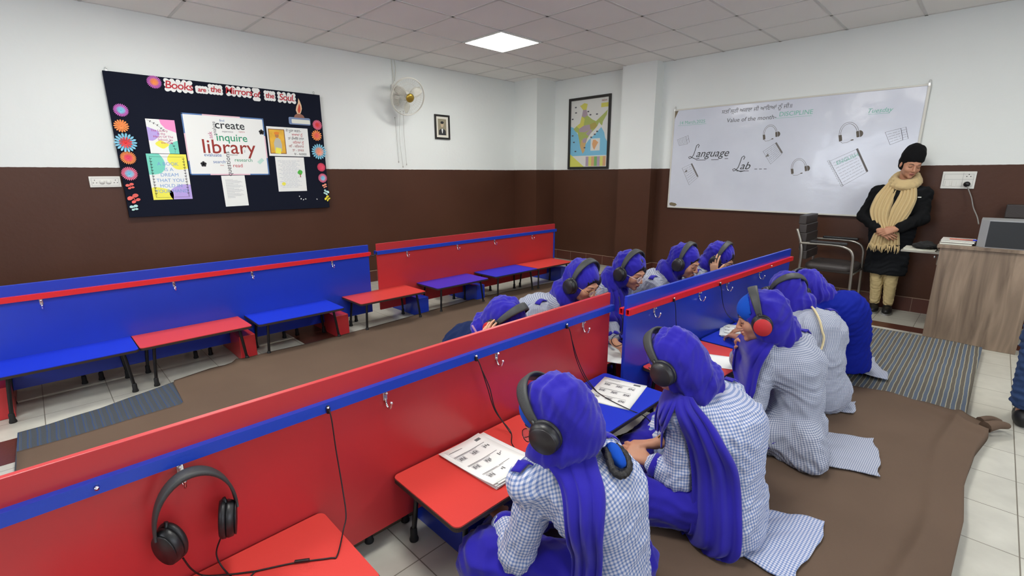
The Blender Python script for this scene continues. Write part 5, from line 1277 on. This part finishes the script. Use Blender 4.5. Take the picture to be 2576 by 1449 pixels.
# headphones hanging on the first hook
def hang():
    fr=(A(1,.0,0),A(0,1,0),A(0,0,1)); 
    t=headphones('large black headphones hanging from a hook on the red partition, bottom left',A(.175,1.322,.450),fr,1.04,0,BLK,None)
    t.scale=(.84,1.0,1.06)
    for c in t.children:
        if 'headband' not in c.name:
            q=1 if sum(v.co.x for v in c.data.vertices)>0 else -1; th=R(38) if q<0 else R(-22); cx_=q*.112; c.rotation_euler=(0,0,th); c.location=(cx_-cx_*math.cos(th)-q*.034,-cx_*math.sin(th),0)
    pass
    return t
hx=hang()
def cable(label,pts,r=.0022,n=10,plug=None,extra=None,grp=None,kn='headphone_cable'):
    t=thing(kn,label,'cable',pts[0],0,grp); o=Vector(pts[0]); P=[Vector(p)-o for p in pts]
    b=bm_new(); tube(b,spline(P,n),r,6); obj('cord',b,CABLE,t)
    if plug: b=bm_new(); d=Vector(plug)-o; lathe(b,[(.0001,-.012),(.006,-.012),(.006,.004),(.004,.012),(.0001,.014)],'z',10,Matrix.Translation(d)); obj('jack',b,CABLE,t)
    for i,e in enumerate(extra or []):
        b=bm_new(); tube(b,spline([Vector(p)-o for p in e],n),r,6); obj('cord_branch',b,CABLE,t)
    return t

RLZ=.61
cable('black cord from the cable rail to the hanging headphones, lying over the near red desk',[(.55,1.352,.632),(.551,1.338,.60),(.552,1.33,.50),(.548,1.30,.38),(.535,1.262,.312),(.512,1.236,.288),(.455,1.158,.2835),(.434,1.163,.2835),(.358,1.216,.2835),(.272,1.262,.2835)],plug=(.55,1.352,.628),
 extra=[[(.272,1.262,.2835),(.22,1.30,.2835),(.17,1.345,.2835),(.145,1.33,.33),(.13,1.315,.385)],[(.272,1.262,.2835),(.235,1.25,.2835),(.215,1.32,.2835),(.205,1.345,.33),(.225,1.335,.388)]])
t=thing('cord_splitter','small black volume slider on the headphone cord lying on the near red desk','cable part',(.375,1.205,.286),R(145)); b=bm_new(); box(b,(-.02,-.004,-.003),(.02,.004,.004),.0015); obj('slider_body',b,BLK,t)
cable('black cord hanging from the blue rail down to the picture worksheets on the red desk',[(1.152,1.352,.63),(1.156,1.335,.60),(1.19,1.335,.50),(1.235,1.335,.37),(1.26,1.27,.293),(1.20,1.20,.288),(1.16,1.08,.288)],plug=(1.152,1.352,.626),extra=[[(1.16,1.33,.58),(1.20,1.33,.49),(1.232,1.33,.38),(1.25,1.26,.293)]])
cable('black cord hanging from the blue rail across the blue picture-worksheet desk',[(1.723,1.352,.63),(1.727,1.335,.60),(1.775,1.335,.46),(1.85,1.335,.33),(1.84,1.26,.288),(1.80,1.15,.288),(1.78,1.02,.288),(1.82,.97,.26),(1.86,.93,.2)],plug=(1.723,1.352,.626),extra=[[(1.735,1.33,.56),(1.79,1.33,.44),(1.85,1.32,.33),(1.83,1.24,.288)]])
def bp(l,off=-.03,z=.6): c,s_=math.cos(aB),math.sin(aB); return (2.115+l*c-off*s_,1.268+l*s_+off*c,z)
cable('thin black cord hanging from the red rail near the first hook of the blue partition',[bp(.43,-.028,.63),bp(.44,-.035,.58),bp(.47,-.035,.45),bp(.53,-.04,.33),bp(.60,-.1,.29)],plug=bp(.43,-.028,.626))
cable('thin black cord hanging at the middle of the blue partition behind the bent girls',[bp(1.02,-.028,.63),bp(1.03,-.035,.58),bp(1.09,-.035,.46),bp(1.2,-.04,.36),bp(1.3,-.1,.29)],plug=bp(1.02,-.028,.626))
cable('black cord looping off the end of the blue partition to the girl with clear glasses',[(2.55,1.35,.38),(2.47,1.42,.361),(2.379,1.42,.356),(2.27,1.42,.362),(2.22,1.42,.407),(2.246,1.42,.431),(2.317,1.42,.436),(2.343,1.43,.517),(2.40,1.50,.62)])
cable('black twisted joint between the rails of the two far partitions',[(2.115,3.965,.63),(2.14,3.95,.615),(2.17,3.95,.615),(2.215,3.965,.64)],.005,6,kn='rail_joint_cable')

# ================================================================== TEACHER'S CORNER
dk=thing('teacher_desk','walnut-patterned wooden teacher desk at the right end of the room','desk',(5.05,0,0))
b=bm_new(); box(b,(0,-.29,.001),(.022,.25,.757),.001); obj('end_panel',b,WOOD,dk)
b=bm_new(); box(b,(.33,-.29,.001),(.352,.25,.757),.001); obj('end_panel',b,WOOD,dk)
b=bm_new(); box(b,(.022,-.27,.12),(.33,-.25,.757),.001); obj('modesty_panel',b,WOOD,dk)
b=bm_new(); box(b,(-.012,-.31,.757),(.37,.27,.780),.002); obj('desk_top',b,WOOD,dk)
b=bm_new(); box(b,(.10,.20,.69),(.36,.50,.704),.002); obj('keyboard_tray',b,mat('tray_grey',(150,146,136),.5),dk)
b=bm_new(); box(b,(.13,.2,.60),(.15,.262,.692),.001); obj('tray_bracket',b,mat('bracket_grey',(120,112,100),.5),dk)
b=bm_new(); lathe(b,[(.0001,0),(.010,0),(.012,.012),(.0001,.014)],'y',12,Matrix.Translation((.12,.27,.665))); obj('lock_knob',b,ALU,dk)
def book(label,lo,hi,cover,cat='book',name='book',pages=True,group=None):
    c=[(lo[i]+hi[i])/2 for i in range(3)]; t=thing(name,label,cat,(c[0],c[1],lo[2]),0,group); w_,d,h=[(hi[i]-lo[i]) for i in range(3)]
    b=bm_new(); box(b,(-w_/2,-d/2,0),(w_/2,d/2,h*.14)); box(b,(-w_/2,-d/2,h*.86),(w_/2,d/2,h)); box(b,(w_/2-.003,-d/2,0),(w_/2,d/2,h)); obj('cover',b,cover,t)
    b=bm_new(); box(b,(-w_/2+.004,-d/2+.004,h*.14),(w_/2-.003,d/2-.004,h*.86)); obj('pages',b,mat('cream_paper',(226,228,214),.8),t)
book('thin pale notebook at the bottom of the pile on the pull-out tray',(5.18,.28,.7045),(5.40,.49,.716),mat('pale_cover',(196,194,180),.6))
book('grey-covered book in the stack at the desk edge',(5.10,.07,.7805),(5.40,.265,.797),mat('grey_cover',(120,116,110),.5))
book('white paper file on top of the grey book at the desk edge',(5.12,.06,.7975),(5.38,.26,.812),mat('white_cover',(210,206,200),.5),'file','paper_file')
t=thing('pen','blue-capped red and white pen lying on the file at the desk edge','pen',(5.2,.16,.818)); b=bm_new(); lathe(b,[(.0001,-.11),(.005,-.10),(.005,.05),(.0001,.052)],'y',8); obj('barrel',b,mat('red_plastic',(200,110,90),.4),t)
b=bm_new(); lathe(b,[(.0001,-.125),(.006,-.12),(.006,-.085),(.0001,-.084)],'y',8); obj('cap',b,mat('blue_plastic',(40,60,210),.4),t)
v=Vol((-.12,-.1,-.01),(.14,.14,.1),.006); v.ell((0,0,.02),(.09,.085,.026),None,.01); v.cone((-.05,.03,.03),(.06,-.02,.036),.02,.02,.03); v.cutz(.001,.004)
t=thing('pouch','crumpled black cloth pouch lying on the books at the desk tray','pouch',(5.28,.36,.7165)); sdf_obj('pouch_body',v,mat('black_cloth',(20,20,20),.9),t,folds(8,.008,160))
t=thing('computer_box','dark-fronted box with a silver side standing on the teacher desk','box',(5.10,-.14,.7805))
b=bm_new(); prism(b,[(-.02,-.25),(.30,-.25),(.30,.19),(.03,.19),(-.02,.145)],0,.205); obj('silver_shell',b,mat('silver_plastic',(168,170,172),.4,.3),t)
b=bm_new(); box(b,(-.024,-.245,.006),(-.0195,.142,.199),.001); obj('dark_panel',b,mat('charcoal_panel',(38,40,42),.45),t)
def chair(label,x,y,rz,col=None,arms=True,zt=.93):
    t=thing('office_chair',label,'chair',(x,y,0),rz); BR=mat('brown_leatherette',(54,48,46),.5,bump=.15,bscale=120)
    # faces local -y
    v=Vol((-.26,-.27,.36),(.26,.27,.5),.009); v.cone((-.17,-.17,.44),(.17,-.17,.44),.035,.035,.02); v.cone((-.17,.17,.44),(.17,.17,.44),.035,.035,.02); v.cone((-.19,-.15,.44),(-.19,.15,.44),.035,.035,.02); v.cone((.19,-.15,.44),(.19,.15,.44),.035,.035,.02); v.ell((0,0,.44),(.2,.2,.04),None,.03); v.ell((0,0,.445),(.19,.19,.036),None,.02)
    sdf_obj('seat',v,BR,t)
    b=bm_new(); box(b,(-.215,-.205,.40),(.215,.205,.425),.01); obj('seat_board',b,mat('dark_board',(40,34,32),.7),t)
    b=bm_new(); H_=zt-.5
    for i in range(5): box(b,(-.21,.195+.010*i,.50+H_*i/5),(.21,.262+.010*i,.50+H_*(i+1.0)/5),.007)
    obj('backrest',b,BR,t)
    STL=mat('steel_tube',(170,165,155),.3,.85)
    for sx in (-1,1):
        b=bm_new(); tube(b,spline([(sx*.24,.25,.02),(sx*.24,.235,.4),(sx*.24,.24,.62),(sx*.235,.30,.80)],6),.012,10); obj('leg',b,STL,t)
        b=bm_new(); tube(b,spline([(sx*.245,.26,.665),(sx*.245,.0,.67),(sx*.245,-.12,.655),(sx*.245,-.185,.60),(sx*.24,-.20,.45),(sx*.24,-.215,.02)],6),.012,10); obj('leg',b,STL,t)
        b=bm_new(); box(b,(sx*.245-.022,-.14,.675),(sx*.245+.022,.17,.70),.010); obj('armrest',b,BLKS,t)
    b=bm_new(); tube(b,[(-.24,-.20,.395),(.24,-.20,.395)],.010,8); obj('cross_bar',b,STL,t)
    return t
chair('brown padded steel-framed armchair standing beside the standing woman',5.60,1.05,0)
chair('brown office armchair behind the desk, only its back top showing above the silver-sided box',5.675,-.285,R(-90),zt=1.07)

# ---- the standing woman
o=A(5.82,.65,0); L=lambda *p:A(*p)-o
tw=thing('person','woman in black with tall black turban and beige scarf standing against the wall','person',tuple(o))
fr=head_frame((-.80,-.42,-.30),.10); k=1.0; hd=L(5.80,.60,1.415); neck=L(5.86,.63,1.235); pel=L(5.87,.66,.80); chest=L(5.865,.65,1.08)
shL=L(5.87,.475,1.145); shR=L(5.86,.815,1.155)      # her left is towards -y
elR=L(5.80,.885,.93); elL=L(5.80,.455,.93); wrR=L(5.655,.735,.815); wrL=L(5.635,.60,.835)
v=Vol(np.min([L(5.6,.3,-.02)],0),L(6.0,1.0,1.62),.0045)
v.chain([pel,chest,neck],[.11,.11,.05],.04); v.cone(neck,HP(hd,fr,0,-.02,-.05),.046,.048,.02); v.cone(shL,shR,.045,.045,.03)
for a,e,w_,d,th in ((shR,elR,wrR,(-.15,-.78,-.42),(-.6,.1,.6)),(shL,elL,wrL,(-.1,.88,-.35),(-.6,0,.7))):
    v.cone(a,e,.04,.035,.02); v.cone(e,w_,.035,.023,.015); hand_sdf(v,w_,A(*d),A(.95,0,-.25),A(*th),.95,(.25,.28,.3,.35),.06,.45)
for yy,ax_ in ((.60,.585),(.71,.69)):
    v.cone(L(5.87,yy,.72),L(5.85,yy,.42),.075,.048,.02); v.cone(L(5.85,yy,.42),L(5.83,ax_,.09),.046,.03,.02); v.cone(L(5.83,ax_,.05),L(5.73,ax_-.01,.035),.03,.028,.02)
head_sdf(v,hd,fr,k); sdf_obj('body',v,SKIN,tw); face_bits(tw,hd,fr,k,np.zeros(3))
BKW=mat('black_wool',(14,15,17),.9,bump=.15,bscale=300,spec=.2); BKK=mat('charcoal_cotton',(24,26,30),.9,spec=.2)
v=Vol(L(5.6,.3,.3),L(6.0,1.02,1.32),.008)
fx=None; nrm=A(1,0,0)
v.cone(L(5.87,.66,.40),pel,.17,.165,.04,(nrm,1.5)); v.cone(pel,chest,.165,.165,.06,(nrm,1.45)); v.cone(chest,neck-A(0,0,.03),.16,.07,.06,(nrm,1.3)); v.cone(shL,shR,.065,.065,.05)
v.cutz(.375); sdf_obj('kurta',v,BKK,tw,folds(31,.010,110,(1,.3,0),.6))
v=Vol(L(5.6,.3,.6),L(6.0,1.02,1.32),.0075)
v.cone(pel+A(0,0,.02),chest,.168,.17,.06,(nrm,1.42)); v.cone(chest,neck-A(0,0,.03),.165,.075,.06,(nrm,1.3)); v.cone(shL,shR,.06,.06,.06)
for a,e,w_ in ((shR,elR,wrR),(shL,elL,wrL)): v.cone(a,e,.06,.058,.03); v.cone(e,e+(w_-e)*.86,.062,.045,.02)
sdf_obj('cardigan',v,BKW,tw,folds(32,.009,120,(0,0,1),.6))
BEI=mat('beige_leggings',(206,186,136),.85,bump=.1,bscale=200); v=Vol(L(5.7,.45,.06),L(6.0,.85,.6),.006)
for yy,ax_ in ((.60,.585),(.71,.69)): v.cone(L(5.86,yy,.55),L(5.85,yy,.36),.07,.056,.005); v.cone(L(5.85,yy,.36),L(5.83,ax_,.10),.056,.040,.005)
sdf_obj('leggings',v,BEI,tw,folds(33,.006,260,(0,1,0),.2))
for ax_ in (.585,.69):
    v=Vol(L(5.62,ax_-.08,-.01),L(5.92,ax_+.08,.14),.005); v.ell(L(5.75,ax_-.01,.035),(.085,.040,.036),None,.02); v.ell(L(5.83,ax_,.045),(.05,.036,.045),None,.03); v.cutz(.016,.003); sh_=sdf_obj('shoe',v,mat('black_shoe',(20,20,22),.5),tw)
    b=bm_new(); prism(b,[(x*.088+L(5.765,0,0)[0],y*.041+ax_-.008-.65) for x,y in arc(0,0,1,1,0,360,24)[:-1]],.001,.017); prism(b,[(x*.05+L(5.835,0,0)[0],y*.036+ax_-.65) for x,y in arc(0,0,1,1,0,360,24)[:-1]],.0012,.0168); obj('shoe_sole',b,mat('grey_sole',(160,160,158),.6),sh_)
TUR=mat('black_turban',(13,13,15),.9,bump=.1,bscale=300,spec=.2)
v=Vol(hd-.2,hd+.27,.006); v.ell(HP(hd,fr,0,-.02,.098),(.078,.092,.082),fr,.03); v.ell(HP(hd,fr,0,-.015,.055),(.083,.097,.07),fr,.03)
for q in (-1,1): v.ell(HP(hd,fr,q*.042,-.03,.0),(.040,.062,.07),fr,.03)
v.ell(HP(hd,fr,0,.125,-.055),(.10,.085,.098),fr,.01,neg=True); v.ell(HP(hd,fr,-.03,.12,-.02),(.075,.055,.075),fr,.012,neg=True)
sdf_obj('turban',v,TUR,tw,folds(36,.006,130,fr[2]*.8+fr[0]*.6,.2))
BSC=mat('beige_scarf',(196,172,124),.85,bump=.12,bscale=300,sheen=.2)
v=Vol(neck-.16,neck+.2,.006); cc=neck+A(-.005,-.005,.02)
for rr_,zz_,q in ((.092,.0,.032),(.08,.035,.026)):
    rp=[cc+A(-rr_*math.cos(t)-.005,rr_*math.sin(t),zz_-.045*math.cos(t)) for t in [2*PI*i/16 for i in range(17)]]
    for i in range(16): v.cone(rp[i],rp[i+1],q,q,.015)
sdf_obj('scarf_wrap',v,BSC,tw,folds(37,.006,150,(.2,1,.3),.15))
Rb=lambda P,W_,nf,nm='scarf_panel': ribbon(nm,P,W_,BSC,tw,o,(-1,-.05,.1),nf,.010,.008,20,48)
Rb([(5.80,.69,1.25),(5.72,.735,1.12),(5.69,.755,1.0),(5.675,.735,.90),(5.655,.70,.82),(5.66,.715,.76),(5.675,.73,.665)],[.045,.075,.08,.06,.045,.055,.065],5)
Rb([(5.79,.585,1.25),(5.72,.575,1.12),(5.69,.60,1.0),(5.675,.62,.90),(5.66,.63,.82),(5.67,.625,.76),(5.68,.62,.675)],[.045,.07,.075,.06,.045,.05,.06],5)
rnd=random.Random(4)
b=bm_new()
for i in range(26):
    y_=.565+.225*i/25; z0=.68-.01*math.sin(i); tube(b,[L(5.668,y_,z0),L(5.665+rnd.uniform(-.006,.006),y_+rnd.uniform(-.008,.008),z0-.04),L(5.668,y_+rnd.uniform(-.012,.012),z0-.07)],[.0045,.0045,.002],5)
fo_=obj('scarf_fringe',b,BSC,tw); fo_['kind']='stuff'
b=bm_new(); box(b,L(5.70,.475,1.118),L(5.706,.50,1.126),.001); obj('brooch',b,WHITE,tw)

tw.location.x-=.035
# ---- person cut by the right edge of the picture
o=A(3.62,-.395,0)
p2=thing('person','person in blue jeans and dark shoes, cut off by the right edge','person',tuple(o),R(-90))
fr=head_frame((0,.9,-.2)); hd=A(0,0,1.52)
v=Vol((-.4,-.3,-.01),(.4,.4,1.72),.007)
v.chain([(0,0,.85),(0,0,1.15),(0,0,1.36)],[.1,.1,.05],.05); v.cone((0,0,1.36),(0,0,1.47),.05,.05,.02); v.cone((-.14,0,1.3),(.14,0,1.3),.045,.045,.03)
for s_ in (-1,1):
    v.cone((s_*.14,0,1.3),(s_*.17,.0,1.05),.04,.034,.02); v.cone((s_*.17,.0,1.05),(s_*.08,.2,1.08),.034,.023,.02); hand_sdf(v,A(s_*.08,.2,1.08),A(-s_*.9,.4,.1),A(0,-1,-.2),A(0,.2,1),.95)
    v.cone((s_*.09,0,.82),(s_*.1,.03,.46),.08,.05,.02); v.cone((s_*.1,.03,.46),(s_*.1,0,.06),.045,.035,.02)
head_sdf(v,hd,fr); sdf_obj('body',v,SKIN,p2); face_bits(p2,hd,fr,1,np.zeros(3),False)
JE=mat('blue_denim',(34,58,98),.85,bump=.3,bscale=350,var=.15,vscale=12)
v=Vol((-.3,-.2,.05),(.3,.3,1.0),.008)
for s_ in (-1,1): v.cone((s_*.09,0,.86),(s_*.10,.035,.48),.10,.075,.03); v.cone((s_*.10,.035,.48),(s_*.10,.0,.14),.075,.066,.03)
v.ell((0,.0,.90),(.16,.125,.13),None,.04); v.cutz(.10,.006); sdf_obj('jeans',v,JE,p2,folds(51,.010,150,(1,0,.2),.4))
v=Vol((-.36,-.25,.70),(.36,.25,1.5),.009); v.cone((0,0,.90),(0,0,1.12),.17,.165,.05,((0,1,0),1.3)); v.cone((0,0,1.12),(0,0,1.33),.155,.07,.05,((0,1,0),1.3)); v.cone((-.13,0,1.3),(.13,0,1.3),.062,.062,.04)
for s_ in (-1,1): v.cone((s_*.14,0,1.3),(s_*.165,.0,1.05),.055,.046,.03); v.cone((s_*.165,.0,1.05),(s_*.095,.17,1.077),.045,.038,.02)
sdf_obj('jacket',v,NAVY,p2,folds(52,.008,120))
v=Vol(hd-.13,hd+.15,.006); v.ell(HP(hd,fr,0,-.012,.036),(.082,.098,.088),fr,.02); v.ell(HP(hd,fr,0,.12,-.04),(.085,.07,.10),fr,.01,neg=True); sdf_obj('hair',v,HAIR,p2)
for s_ in (-1,1): v=Vol((s_*.1-.08,-.12,-.01),(s_*.1+.08,.22,.14),.006); v.ell((s_*.1,.06,.035),(.042,.12,.036),None,.02); v.ell((s_*.1,-.02,.05),(.038,.055,.05),None,.03); v.cutz(.002,.004); sdf_obj('shoe',v,mat('black_shoe',(20,20,22),.5),p2)
